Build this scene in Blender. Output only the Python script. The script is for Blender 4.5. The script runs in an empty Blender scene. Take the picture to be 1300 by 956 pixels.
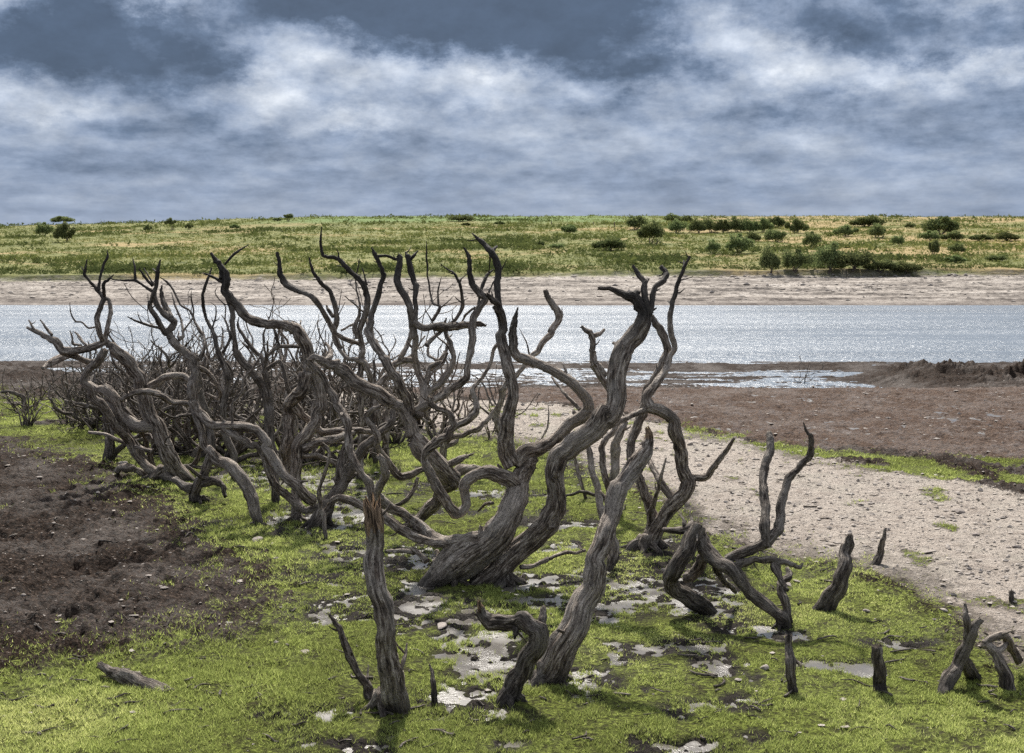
import bpy, math, random
import numpy as np
R_ = math.radians
random.seed(7)
rng = np.random.default_rng(7)
scene = bpy.context.scene

# ---------------------------------------------------------------- camera
F = 1700.0; CX = 650.0; CY = 478.0; HZ = 340.0; CAMZ = 2.6
PITCH = math.atan((CY - HZ) / F); CP, SP = math.cos(PITCH), math.sin(PITCH)
cam = bpy.data.cameras.new("camera"); camo = bpy.data.objects.new("camera", cam)
scene.collection.objects.link(camo)
camo.location = (0, 0, CAMZ); camo.rotation_euler = (math.pi / 2 - PITCH, 0, 0)
cam.sensor_width = 36; cam.lens = 36 * F / 1300; cam.clip_start = 0.1; cam.clip_end = 6000
scene.camera = camo

# ---------------------------------------------------------------- sun
SUN_AZ = R_(-5); SUN_EL = R_(47)          # azimuth measured from +Y towards +X
sun = bpy.data.lights.new("sun", 'SUN'); sun.energy = 5.0; sun.angle = R_(2.0); sun.color = (1, 0.95, 0.87)
suno = bpy.data.objects.new("sun", sun); scene.collection.objects.link(suno)
suno.rotation_euler = (math.pi / 2 - SUN_EL, 0, -SUN_AZ + math.pi)
suno.location = (0, 0, 50)

scene.view_settings.view_transform = 'Standard'; scene.view_settings.look = 'None'
scene.view_settings.exposure = 0.52; scene.view_settings.gamma = 1.0
scene.view_settings.use_curve_mapping = False
scene.render.engine = 'CYCLES'
scene.cycles.use_denoising = False
try:
    scene.cycles.denoiser = 'OPENIMAGEDENOISE'; scene.cycles.denoising_prefilter = 'ACCURATE'
except Exception:
    pass
scene.cycles.max_bounces = 5; scene.cycles.diffuse_bounces = 2; scene.cycles.glossy_bounces = 2
scene.cycles.transmission_bounces = 2; scene.cycles.transparent_max_bounces = 4
scene.cycles.sample_clamp_direct = 4; scene.cycles.sample_clamp_indirect = 4

# ---------------------------------------------------------------- node helper
class NT:
    def __init__(s, tree): s.t = tree; s.n = tree.nodes; s.l = tree.links
    def new(s, typ, **kw):
        n = s.n.new(typ)
        for k, v in kw.items(): setattr(n, k, v)
        return n
    def put(s, sock, v):
        if hasattr(v, 'is_output'): s.l.new(v, sock)
        elif v is not None:
            if isinstance(v, (tuple, list)) and len(v) == 3 and sock.type == 'RGBA': v = (*v, 1)
            sock.default_value = v
    def math(s, op, a, b=None, c=None, clamp=False):
        n = s.new('ShaderNodeMath', operation=op); n.use_clamp = clamp
        s.put(n.inputs[0], a)
        if b is not None: s.put(n.inputs[1], b)
        if c is not None: s.put(n.inputs[2], c)
        return n.outputs[0]
    def vm(s, op, a, b=None, out=0):
        n = s.new('ShaderNodeVectorMath', operation=op); s.put(n.inputs[0], a)
        if b is not None: s.put(n.inputs[1], b)
        return n.outputs[out]
    def dot(s, a, b):
        n = s.new('ShaderNodeVectorMath', operation='DOT_PRODUCT'); s.put(n.inputs[0], a); s.put(n.inputs[1], b)
        return n.outputs['Value']
    def noise(s, vec, scale, detail=4, rough=0.55, dist=0.0, col=False, dim='3D'):
        n = s.new('ShaderNodeTexNoise'); n.noise_dimensions = dim
        s.put(n.inputs['Vector'], vec); s.put(n.inputs['Scale'], scale)
        s.put(n.inputs['Detail'], detail); s.put(n.inputs['Roughness'], rough); s.put(n.inputs['Distortion'], dist)
        return n.outputs['Color' if col else 'Fac']
    def ramp(s, fac, stops):
        n = s.new('ShaderNodeValToRGB'); s.put(n.inputs[0], fac)
        e = n.color_ramp.elements
        while len(e) < len(stops): e.new(0.5)
        for i, (p, c) in enumerate(stops):
            e[i].position = p; e[i].color = (c, c, c, 1) if not isinstance(c, (tuple, list)) else (*c, 1)
        return n.outputs[0]
    def mix(s, fac, a, b, mode='MIX'):
        n = s.new('ShaderNodeMix', data_type='RGBA', blend_type=mode)
        s.put(n.inputs[0], fac); s.put(n.inputs[6], a); s.put(n.inputs[7], b)
        return n.outputs[2]
    def attr(s, name, out='Fac'):
        n = s.new('ShaderNodeAttribute'); n.attribute_name = name
        return n.outputs[out]
    def mr(s, v, a, b, c=0.0, d=1.0, smooth=False):
        n = s.new('ShaderNodeMapRange'); n.clamp = True
        if smooth: n.interpolation_type = 'SMOOTHSTEP'
        s.put(n.inputs[0], v); s.put(n.inputs[1], a); s.put(n.inputs[2], b); s.put(n.inputs[3], c); s.put(n.inputs[4], d)
        return n.outputs[0]

def material(name):
    m = bpy.data.materials.new(name); m.use_nodes = True
    nt = NT(m.node_tree); b = nt.n['Principled BSDF']
    return m, nt, b

# ---------------------------------------------------------------- sky: Nishita behind procedural broken cloud
world = bpy.data.worlds.new("World"); scene.world = world; world.use_nodes = True
w = NT(world.node_tree); bg = w.n['Background']
sky = w.new('ShaderNodeTexSky'); sky.sky_type = 'NISHITA'; sky.sun_disc = False
sky.sun_elevation = SUN_EL; sky.sun_rotation = SUN_AZ; sky.air_density = 1.2; sky.dust_density = 1.5; sky.ozone_density = 2
tc = w.new('ShaderNodeTexCoord')
sep = w.new('ShaderNodeSeparateXYZ'); w.put(sep.inputs[0], tc.outputs['Generated'])
az = w.math('ARCTAN2', sep.outputs[0], sep.outputs[1])
el = w.math('ARCSINE', sep.outputs[2])
comb = w.new('ShaderNodeCombineXYZ'); w.put(comb.inputs[0], az); w.put(comb.inputs[1], el)
UV = comb.outputs[0]
flat = w.vm('MULTIPLY', UV, (1.0, 1.7, 1.0))
wn = w.noise(flat, 15.0, 9, 0.70, 0.0, col=True)
warp = w.vm('MULTIPLY', w.vm('SUBTRACT', wn, (0.5, 0.5, 0.5)), (0.10, 0.060, 0.0))
UVw = w.vm('ADD', UV, warp)
def blob(px, py, sx, sy, amp):
    u = (px - CX) / F; v = (HZ - py) / F
    d = w.vm('MULTIPLY', w.vm('SUBTRACT', UVw, (u, v, 0)), (F / sx, F / sy, 0))
    return w.math('MULTIPLY', w.math('EXPONENT', w.math('MULTIPLY', w.dot(d, d), -1.0)), amp * 1.25)
BL = [(105,62,125,52,-.42),(270,90,70,42,-.34),(520,22,200,42,-.50),(690,30,150,48,-.46),(790,88,110,24,-.30),
      (1120,58,140,42,-.30),(950,18,60,18,-.10),(1290,55,40,30,-.12),(190,200,130,30,-.06),(960,150,160,16,-.12),(320,235,300,22,-.05),
      (15,25,60,34,.34),(228,18,40,20,.30),(55,125,90,26,.20),(345,118,45,30,.26),(450,150,80,20,.32),(360,55,110,22,.22),
      (600,112,95,24,.26),(880,48,80,34,.24),(990,84,70,26,.36),(1240,22,90,26,.26),(1190,112,190,16,.26),(480,85,120,18,.20),
      (740,150,120,16,.10),(1010,190,60,14,.10),(110,150,60,10,.14)]
acc = None
for b_ in BL:
    v = blob(*b_); acc = v if acc is None else w.math('ADD', acc, v)
ep = w.math('ADD', w.math('MAXIMUM', el, -0.02), 0.10)
cp_ = w.new('ShaderNodeCombineXYZ'); w.put(cp_.inputs[0], w.math('MULTIPLY', az, 4.6)); w.put(cp_.inputs[1], w.math('DIVIDE', 0.42, ep))
CPL = cp_.outputs[0]                                     # position on the cloud deck, converging towards the horizon
n1 = w.noise(w.vm('ADD', CPL, (3.1, 0.7, 0)), 2.0, 9, 0.60, 0.0)
n1b = w.noise(w.vm('ADD', CPL, (3.1, 0.80, 0)), 2.0, 9, 0.60, 0.0)
relief = w.math('SUBTRACT', n1b, n1)
n2 = w.noise(w.vm('MULTIPLY', UV, (1.0, 2.0, 1.0)), 34.0, 8, 0.66, 0.0)
fade = w.mr(el, 0.0, 0.13, 0.14, 1.0)
nn = w.math('ADD', w.math('MULTIPLY', w.math('SUBTRACT', n1, 0.5), -0.75), w.math('ADD', w.math('MULTIPLY', relief, 1.0), w.math('MULTIPLY', w.math('SUBTRACT', n2, 0.5), 0.42)))
t = w.math('ADD', w.math('ADD', acc, 0.465), w.math('MULTIPLY', nn, fade))
t = w.math('ADD', w.math('MULTIPLY', w.math('SUBTRACT', t, .5), 1.15), .5)
high = w.mr(el, 0.21, 0.42, 0.0, 0.36, True)
t = w.math('ADD', t, high, clamp=True)
cloud = w.ramp(t, [(0.0, (.055,.083,.135)), (0.22, (.095,.135,.210)), (0.42, (.190,.240,.335)), (0.62, (.30,.350,.44)), (0.85, (.44,.485,.56)), (1.0, (.57,.61,.67))])
n3 = w.noise(w.vm('ADD', flat, (7.7, 2.2, 0)), 20.0, 8, 0.66, 0.0)
cloud = w.vm('SCALE', cloud); w.put(cloud.node.inputs['Scale'], w.mr(n3, .32, .68, .84, 1.17))
hz = w.mr(el, -0.02, 0.075, 1.0, 0.0, True)
cloud = w.mix(w.math('MULTIPLY', hz, 0.55), cloud, (.285,.335,.425))
# thin bright veil around the hidden sun
sd = (math.sin(SUN_AZ) * math.cos(SUN_EL), math.cos(SUN_AZ) * math.cos(SUN_EL), math.sin(SUN_EL))
glow = w.math('POWER', w.math('MAXIMUM', w.dot(tc.outputs['Generated'], sd), 0.0), 32.0)
cloud = w.mix(w.math('MULTIPLY', glow, 0.9), cloud, (5.6, 5.4, 5.2))
cl10 = w.vm('SCALE', cloud); cl10.node.inputs['Scale'].default_value = 10.0
nis = w.vm('SCALE', sky.outputs[0]); nis.node.inputs['Scale'].default_value = 0.8
colr = w.mix(0.97, nis, cl10)
w.put(bg.inputs[0], colr); bg.inputs[1].default_value = 0.1

# ---------------------------------------------------------------- numpy noise
_P = rng.random(8192).astype(np.float32)
def _h(i, j, k):
    n = (i * 73856093) ^ (j * 19349663) ^ (k * 83492791)
    return _P[(n ^ (n >> 13)) & 8191]
def vnoise(x, y, z=0.0):
    x, y, z = np.broadcast_arrays(np.asarray(x, float), np.asarray(y, float), np.asarray(z, float))
    i = np.floor(x).astype(np.int64); j = np.floor(y).astype(np.int64); k = np.floor(z).astype(np.int64)
    fx = x - i; fy = y - j; fz = z - k
    fx = fx * fx * (3 - 2 * fx); fy = fy * fy * (3 - 2 * fy); fz = fz * fz * (3 - 2 * fz)
    def L(a, b, t): return a + (b - a) * t
    c = [[L(_h(i, j + q, k + r), _h(i + 1, j + q, k + r), fx) for q in (0, 1)] for r in (0, 1)]
    return L(L(c[0][0], c[0][1], fy), L(c[1][0], c[1][1], fy), fz) * 2 - 1
def fbm(x, y, z=0.0, o=4, g=0.5):
    s = 0; a = 1; tot = 0
    for q in range(o):
        s = s + a * vnoise(np.asarray(x) * 2 ** q + q * 17.3, np.asarray(y) * 2 ** q + q * 9.1, np.asarray(z) * 2 ** q + q * 3.7)
        tot += a; a *= g
    return s / tot
def sstep(a, b, x):
    t = np.clip((x - a) / (b - a), 0, 1); return t * t * (3 - 2 * t)

# ---------------------------------------------------------------- measuring helpers (pixel of the 1300 px wide photograph <-> place in the world)
def world_at(px, py, D):
    a = (px - CX) / F; b = (CY - py) / F
    s = D / (CP + b * SP)
    return np.array([a * s, D, CAMZ + s * (-SP + b * CP)]), s
def project(x, y, z):
    d = y * CP - (z - CAMZ) * SP
    d = np.maximum(d, 0.01)
    return CX + F * x / d, CY - F * (y * SP + (z - CAMZ) * CP) / d
def pip(px, py, poly):
    inside = np.zeros(np.shape(px), bool); n = len(poly); j = n - 1
    for i in range(n):
        xi, yi = poly[i]; xj, yj = poly[j]
        if yi != yj:
            c = ((yi > py) != (yj > py)) & (px < (xj - xi) * (py - yi) / (yj - yi) + xi)
            inside ^= c
        j = i
    return inside
def zone(x, y, polys, k=5, wx=0.22, wy=0.5, seed=0.0, fr=1.3):
    m = np.zeros(np.shape(x), np.float32)
    for q in range(k):
        sc = 1 + q * 0.9
        dx = wx * (fbm(x * fr * sc + seed, y * fr * sc * 0.6, 5.0 + q * 7, 4, 0.6)) * 2
        dy = wy * (fbm(x * fr * sc, y * fr * sc * 0.6 + seed, 55.0 + q * 7, 4, 0.6)) * 2
        px, py = project(x + dx, np.maximum(y + dy, 1.0), 0.0)
        a = np.zeros(np.shape(x), bool)
        for p in polys: a |= pip(px, py, p)
        m += a
    return m / k

GREEN = [[(-400,556),(0,556),(60,573),(140,590),(172,617),(245,668),(318,712),(372,742),(352,774),(335,796),(205,818),(95,834),(-20,848),(-400,880),(-600,1300),
          (1900,1300),(1500,900),(1310,862),(1235,806),(1180,760),(1095,716),(1000,716),(905,684),(850,640),(770,606),(700,575),(620,556),(560,552),(450,556),
          (380,545),(300,520),(180,508),(60,512),(0,506),(-400,506)]]
GREEN2 = [[(845,536),(960,560),(1060,572),(1180,580),(1600,590),(1600,622),(1250,618),(1100,600),(960,572),(850,548)]]
SAND = [[(640,512),(700,516),(800,534),(870,548),(960,566),(1080,592),(1200,612),(1310,636),(1800,760),(2200,1100),(1600,1000),(1310,862),(1235,806),(1180,760),
         (1095,716),(1000,716),(905,684),(850,640),(770,606),(700,575),(620,556),(560,552),(450,556),(380,545),(300,520),(420,500),(560,506)]]
BROWN = [[(420,478),(640,486),(900,484),(1200,476),(1900,470),(1900,600),(1320,590),(1180,580),(1060,572),(960,562),(870,546),(800,532),(700,514),(560,504),(420,498)]]
# shallow standing water in the marsh (centre and radii in photo pixels on the flat ground)
PUD = [(330,668,70,7),(372,664,60,16),(440,640,50,34),(430,700,55,18),(505,712,60,16),(405,742,95,6),(520,758,110,6),(470,784,70,8),(640,772,50,7),
       (612,828,60,28),(640,858,70,14),(780,756,90,28),(840,738,80,30),(905,765,60,22),(850,826,95,9),(905,838,30,12),(700,735,50,8),(700,664,50,6),
       (180,560,60,5),(240,575,50,5),(330,600,70,16),(400,600,60,20),(250,520,120,10),(420,520,160,10),(960,800,60,8),(1060,850,60,8),(1150,820,50,7),(880,630,30,4),(640,700,40,6),
       (580,880,60,10),(900,900,70,14),(380,900,60,8)]
def puddle_mask(x, y):
    px, py = project(x + 0.10 * fbm(x * 3, y * 2, 11, 3), y + 0.35 * fbm(x * 2.5, y * 2.5, 31, 3), 0.0)
    m = np.zeros(np.shape(x), np.float32)
    for cx, cy, rx, ry in PUD:
        m = np.maximum(m, 1 - np.sqrt(((px - cx) / (rx * 1.4)) ** 2 + ((py - cy) / (ry * 1.8)) ** 2))
    cen = sstep(300, 420, px) * (1 - sstep(900, 1060, px)) * sstep(560, 600, py)
    m = np.maximum(m * .9, cen * .52 * sstep(.06, .34, fbm(x * 2.6, y * 1.7, 43, 4, .6)))
    return np.clip(m * 1.5 + .35 * fbm(x * 4, y * 3, 41, 4, .65), 0, 1)

WATER_Z = -0.6
def near_z(x, y, zones=None):
    """ground on our side of the lake"""
    px, py = project(x, np.maximum(y, 1.0), 0.0)
    z = -0.61 * sstep(27.5, 36.0, y + 1.2 * fbm(x * .12, 2.2, 0, 2))
    fl = sstep(31, 35, y)
    z = z + fl * (0.05 * fbm(x * 0.35, y * 1.3, 3, 4) + 0.06 * fbm(x * .12, y * 0.6, 8, 3) + .03 * fbm(x * .9, y * 2.6, 19, 3) - 0.012)
    bar = np.exp(-((y - 43.5 - 0.8 * fbm(x * .15, 1, 1, 2)) / 0.8) ** 2) * sstep(3, 6, x) * (1 - sstep(10.5, 12.5, x))
    z = z + 0.10 * bar
    z = z - 1.8 * sstep(44.5, 60, y)
    # dark spoil bank on the left and the lumpy peat bank on the right
    lumps = fbm(x * 1.3, y * 1.3, 2, 5, 0.6)
    ml = np.exp(-((x + 15.0) / 4.4) ** 2 - ((y - 31.5) / 5.0) ** 2)
    z = z + ml * (0.80 + 0.35 * lumps)
    mb = sstep(9.6, 11.5, x) * np.exp(-((y - 36.5 - 1.2 * fbm(x * .2, 4, 0, 2)) / 2.6) ** 2)
    clod = np.maximum(0, fbm(x * 3.2, y * 3.2, 6, 4, .6))
    z = z + mb * (0.33 + 0.30 * lumps + 0.42 * clod + 0.16 * np.exp(-((x - 12.2) / 1.5) ** 2))
    # left mud shelf, sand rise
    g = zones
    base = 0.02 * fbm(x * 0.5, y * 0.5, 1, 3)
    if g is None:
        return z + base
    gr, sd_, br, pu = g
    mud = np.clip(1 - gr - sd_ - br, 0, 1)
    fine = fbm(x * 9, y * 7, 4, 4, 0.6)
    mid = fbm(x * 2.6, y * 2.0, 9, 4, 0.55)
    rid = 1 - np.abs(fbm(x * 4.0, y * 3.0, 14, 4, 0.6)) * 2
    vf = fbm(x * 19, y * 13, 24, 3, 0.6)
    z = z + base + mud * (0.035 + 0.050 * mid + 0.052 * rid + 0.060 * fine + .030 * vf) * (1 - 0.6 * fl)
    z = z + gr * (0.018 * fine + 0.018 * mid + 0.014 + .010 * vf) * (1 - fl)
    z = z + sd_ * (0.012 * fine + 0.02 * mid + 0.03 + 0.014 * np.maximum(rid, 0)) * (1 - fl)
    z = z + br * (0.05 * mid + 0.045 * fine + 0.03 * rid + .02 * vf) * (1 - .55 * sstep(32, 35, y) * (1 - mb))
    z = z - pu * (0.024 + 0.075 * fine + .055 * vf) * (1 - sstep(24, 30, y))
    return z
MARSH_WATER = -0.010
def far_z(x, y):
    u = x / np.maximum(y, 1)
    side = sstep(-0.38, 0.35, u)
    top = 1.35 + 0.6 * side
    t = (y - 112) / 28.0
    te = t + 0.02 * fbm(x * .03, y * .1, 3, 3)
    te = te + .05 * fbm(x * .02, 7, 1, 3) + .03 * fbm(x * .15, y * .1, 1, 3)
    ster = np.floor(te * 7) / 7 + sstep(0.6, 1.0, (te * 7) % 1) / 7
    zb = -0.8 + (top + 0.8) * np.clip(0.45 * te + 0.55 * ster, -3, 1)
    ridge = 11.2 + 2.5 * sstep(-0.42, -0.08, u) + 0.35 * fbm(x * .01, 0, 1, 2)
    h = np.clip((y - 140) / 160.0, 0, 1)
    zh = top + (ridge - top) * (h ** 0.95) + (0.5 * fbm(x * .035, y * .05, 7, 4)) * sstep(140, 160, y) * (1 - sstep(270, 300, y))
    lip = (0.45 + .3 * fbm(x * .2, 3, 4, 3)) * sstep(139.6, 140.8, y + 1.2 * fbm(x * .15, 3, 8, 3))
    z = np.where(y < 140, zb + 0.05 * fbm(x * .5, y * 1.2, 9, 3) * sstep(118, 124, y), zh + lip)
    return z - 6.0 * sstep(330, 900, y)
def gz(x, y):
    return float(near_z(np.array([x]), np.array([y]))[0]) if y < 80 else float(far_z(np.array([x]), np.array([y]))[0])
def hit(px, py, y0=5.0, y1=340.0):
    """where the line of sight through a pixel meets the ground"""
    ys = np.concatenate([np.arange(y0, 60, 0.02), np.arange(110, y1, 0.25)])
    a = (px - CX) / F; b = (CY - py) / F
    s = ys / (CP + b * SP); x = a * s; z = CAMZ + s * (-SP + b * CP)
    g = np.where(ys < 80, near_z(x, ys), far_z(x, ys))
    k = np.argmax(z <= g)
    if not (z <= g).any(): k = len(ys) - 1
    return float(x[k]), float(ys[k]), float(g[k])

# ---------------------------------------------------------------- object helpers
COL = scene.collection
def make_mesh(name, V, faces, mat=None, smooth=True, attrs=None, link=True, parent=None):
    me = bpy.data.meshes.new(name)
    V = np.asarray(V, np.float32)
    me.vertices.add(len(V)); me.vertices.foreach_set('co', V.ravel())
    if isinstance(faces, np.ndarray): groups = [faces]
    else: groups = [f for f in faces if len(f)]
    nl = sum(f.size for f in groups); nf = sum(len(f) for f in groups)
    me.loops.add(nl); me.polygons.add(nf)
    me.loops.foreach_set('vertex_index', np.concatenate([f.ravel() for f in groups]).astype(np.int32))
    st = []; o = 0
    for f in groups:
        st.append(o + np.arange(len(f)) * f.shape[1]); o += f.size
    me.polygons.foreach_set('loop_start', np.concatenate(st).astype(np.int32))
    me.polygons.foreach_set('use_smooth', np.full(nf, smooth))
    me.update(calc_edges=True); me.validate()
    for k, a in (attrs or {}).items():
        a = np.asarray(a, np.float32)
        if a.ndim == 1:
            at = me.attributes.new(k, 'FLOAT', 'POINT'); at.data.foreach_set('value', a)
        else:
            at = me.attributes.new(k, 'FLOAT_VECTOR', 'POINT'); at.data.foreach_set('vector', a.ravel())
    if mat: me.materials.append(mat)
    if not link: return me
    o = bpy.data.objects.new(name, me); COL.objects.link(o)
    if parent: o.parent = parent
    return o
def tag(o, label=None, cat=None, group=None, kind=None):
    if label: o['label'] = label
    if cat: o['category'] = cat
    if group: o['group'] = group
    if kind: o['kind'] = kind
    return o
def empty(name, loc):
    o = bpy.data.objects.new(name, None); COL.objects.link(o); o.location = loc; o.empty_display_size = 0.1
    return o
def grid_faces(nr, nc):
    i = np.arange(nr - 1)[:, None] * nc + np.arange(nc - 1)[None, :]
    return np.stack([i, i + 1, i + nc + 1, i + nc], -1).reshape(-1, 4)

# ---------------------------------------------------------------- materials
def ground_material():
    m, n, b = material('wet_ground')
    co = n.new('ShaderNodeTexCoord').outputs['Object']
    gr = n.attr('green'); sd_ = n.attr('sand'); br = n.attr('brown'); pu = n.attr('wet')
    fine = n.noise(co, 34, 6, 0.65); mid = n.noise(co, 5, 5, 0.6); big = n.noise(n.vm('MULTIPLY', co, (1, 0.6, 1)), 1.1, 4, 0.6)
    spk = n.noise(co, 90, 3, 0.6)
    mud = n.ramp(fine, [(0.34, (.006,.004,.003)), (0.50, (.024,.0145,.0095)), (0.60, (.062,.042,.031)), (0.73, (.22,.175,.14))])
    mud = n.mix(n.mr(big, .48, .68), mud, n.mix(0.35, mud, (.085,.062,.048)))
    brc = n.ramp(fine, [(0.32, (.018,.011,.008)), (0.48, (.072,.045,.032)), (0.60, (.14,.093,.066)), (0.74, (.26,.195,.15))])
    brc = n.mix(n.mr(mid, .50, .68), brc, n.mix(0.5, brc, (.16,.14,.135)))
    sdc = n.ramp(fine, [(0.30, (.12,.095,.078)), (0.44, (.36,.31,.262)), (0.70, (.56,.49,.425))])
    sdc = n.mix(n.mr(spk, .56, .66), sdc, (.12,.095,.08))
    sdc = n.mix(n.mr(mid, .50, .66, 0, .75), sdc, (.22,.18,.15)); sdc = n.mix(n.mr(big, .50, .70, 0, .55), sdc, (.25,.225,.17))
    grc = n.ramp(fine, [(0.32, (.022,.019,.012)), (0.48, (.090,.100,.028)), (0.60, (.19,.225,.05)), (0.74, (.34,.36,.10))])
    grc = n.mix(n.mr(mid, .52, .64, 0, .7), grc, (.040,.033,.022))
    wob = n.math('MULTIPLY', n.math('SUBTRACT', fine, .5), 1.3)
    k = lambda a: n.mr(n.math('ADD', a, wob), .38, .62)
    c = n.mix(k(br), mud, brc); c = n.mix(k(sd_), c, sdc)
    c = n.mix(n.math('MULTIPLY', n.mr(gr, .02, .3), n.mr(sd_, .02, .4)), c, n.mix(fine, (.06,.05,.04), (.30,.255,.215)))
    c = n.mix(k(n.math('SUBTRACT', gr, .12)), c, grc)
    c = n.mix(n.mr(pu, .05, .5), c, (.035,.030,.026))
    n.put(b.inputs['Base Color'], c)
    ro = n.mix(n.mr(mid, .4, .6), (.75,)*3, (.95,)*3)
    n.put(b.inputs['Roughness'], n.math('SUBTRACT', n.mr(fine, .3, .7, .62, .95), n.math('MULTIPLY', pu, .25)))
    n.put(b.inputs['Specular IOR Level'], n.math('MULTIPLY', n.mr(big, .45, .65, .05, .22), n.math('SUBTRACT', 1.0, n.math('MULTIPLY', gr, .8))))
    bp = n.new('ShaderNodeBump'); bp.inputs['Strength'].default_value = 1.0; bp.inputs['Distance'].default_value = 0.05
    n.put(bp.inputs['Height'], n.math('ADD', fine, n.math('MULTIPLY', mid, 1.5)))
    n.put(b.inputs['Normal'], bp.outputs[0])
    return m
def bark_material(name, tone=1.0, warm=0.0):
    m, n, b = material(name)
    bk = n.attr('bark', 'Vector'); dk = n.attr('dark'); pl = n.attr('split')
    v = n.vm('MULTIPLY', bk, (1, 1, 0.13))
    s1 = n.noise(v, 62, 5, 0.62, 0.6); s2 = n.noise(v, 170, 3, 0.6); s3 = n.noise(n.vm('MULTIPLY', bk, (1, 1, .5)), 9, 4, 0.6)
    a = tuple(c * tone for c in (.014,.010,.008)); b2 = tuple(c * tone for c in (.185,.138,.105)); c3 = tuple(c * tone for c in (.68,.58,.48))
    c = n.ramp(s1, [(0.33, a), (0.47, b2), (0.66, c3)])
    c = n.mix(n.mr(s2, .52, .68, 0, .55), c, a)
    c = n.mix(n.mr(s3, .52, .72, 0, .6), c, tuple(min(.62, x * tone) for x in (.52,.46,.40)), 'MIX')
    c = n.mix(n.mr(s3, .30, .42, .75, 0), c, tuple(x * tone for x in (.035,.026,.020)))
    s4 = n.noise(n.vm('MULTIPLY', bk, (1, 1, .35)), 3.6, 3, .6)
    c = n.mix(n.mr(s4, .50, .62, 0, .55), c, tuple(min(.62, x * tone) for x in (.50,.43,.36)), 'MULTIPLY' if False else 'MIX')
    s5 = n.noise(n.vm('MULTIPLY', bk, (1, 1, .9)), 75, 4, .7)
    c = n.mix(n.mr(s5, .57, .64, 0, .8), c, a)
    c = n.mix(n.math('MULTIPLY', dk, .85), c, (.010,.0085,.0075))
    c = n.mix(n.mr(pl, .3, .7), c, n.mix(n.mr(s1, .38, .58), (.040,.024,.014), (.40,.27,.17)))
    n.put(b.inputs['Base Color'], c); n.put(b.inputs['Roughness'], .82)
    b.inputs['Specular IOR Level'].default_value = 0.3
    bp = n.new('ShaderNodeBump'); bp.inputs['Strength'].default_value = 1.0; bp.inputs['Distance'].default_value = 0.05
    n.put(bp.inputs['Height'], n.math('ADD', s1, n.math('MULTIPLY', s2, .35)))
    n.put(b.inputs['Normal'], bp.outputs[0])
    return m
def leaf_material(name, dark, mid, lite, trans=0.35, attr='tint'):
    m, n, b = material(name)
    f = n.attr(attr); rnd = n.new('ShaderNodeObjectInfo').outputs['Random']
    c = n.ramp(f, [(0.0, dark), (0.5, mid), (1.0, lite)])
    hsv = n.new('ShaderNodeHueSaturation'); n.put(hsv.inputs['Color'], c)
    n.put(hsv.inputs['Value'], n.mr(rnd, 0, 1, .75, 1.3)); n.put(hsv.inputs['Hue'], n.mr(rnd, 0, 1, .485, .515))
    c = hsv.outputs[0]
    df = n.new('ShaderNodeBsdfDiffuse'); tr = n.new('ShaderNodeBsdfTranslucent'); mx = n.new('ShaderNodeMixShader')
    n.put(df.inputs[0], c); n.put(tr.inputs[0], c); mx.inputs[0].default_value = trans
    n.l.new(df.outputs[0], mx.inputs[1]); n.l.new(tr.outputs[0], mx.inputs[2])
    n.l.new(mx.outputs[0], n.n['Material Output'].inputs[0]); n.n.remove(b)
    return m
def lake_material():
    m, n, b = material('rippled_lake_water')
    co = n.new('ShaderNodeTexCoord').outputs['Object']
    v = n.vm('MULTIPLY', co, (0.8, 1.0, 1))
    a1 = n.noise(v, 1.5, 4, 0.6, 0.3); a2 = n.noise(v, 7, 3, 0.65); a3 = n.noise(n.vm('MULTIPLY', co, (.10, .5, 1)), .35, 3, .55)
    bp = n.new('ShaderNodeBump'); bp.inputs['Strength'].default_value = 1.0; bp.inputs['Distance'].default_value = 0.26
    n.put(bp.inputs['Height'], n.math('ADD', a1, n.math('MULTIPLY', a2, .35)))
    n.put(bp.inputs['Strength'], n.mr(n.noise(n.vm('MULTIPLY', co, (.035, .28, 1)), 1.0, 4, .6), .38, .62, .55, 1.0))
    n.put(b.inputs['Base Color'], (.11,.135,.165)); b.inputs['IOR'].default_value = 1.33
    n.put(b.inputs['Roughness'], n.mr(a3, .4, .62, .22, .31))
    n.put(b.inputs['Normal'], bp.outputs[0])
    return m
def puddle_material():
    m, n, b = material('shallow_water')
    co = n.new('ShaderNodeTexCoord').outputs['Object']
    a1 = n.noise(co, 38, 4, 0.65); a2 = n.noise(co, 2.0, 3, .5)
    bp = n.new('ShaderNodeBump'); bp.inputs['Strength'].default_value = 1.0; bp.inputs['Distance'].default_value = 0.013
    n.put(bp.inputs['Strength'], n.mr(n.noise(co, 3.3, 3, .6), .44, .64, .05, .75)); n.put(bp.inputs['Height'], a1)
    n.put(b.inputs['Base Color'], (.10,.088,.075)); b.inputs['IOR'].default_value = 1.45
    n.put(b.inputs['Roughness'], n.mr(a2, .4, .6, .18, .36))
    n.put(b.inputs['Normal'], bp.outputs[0])
    return m
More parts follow.
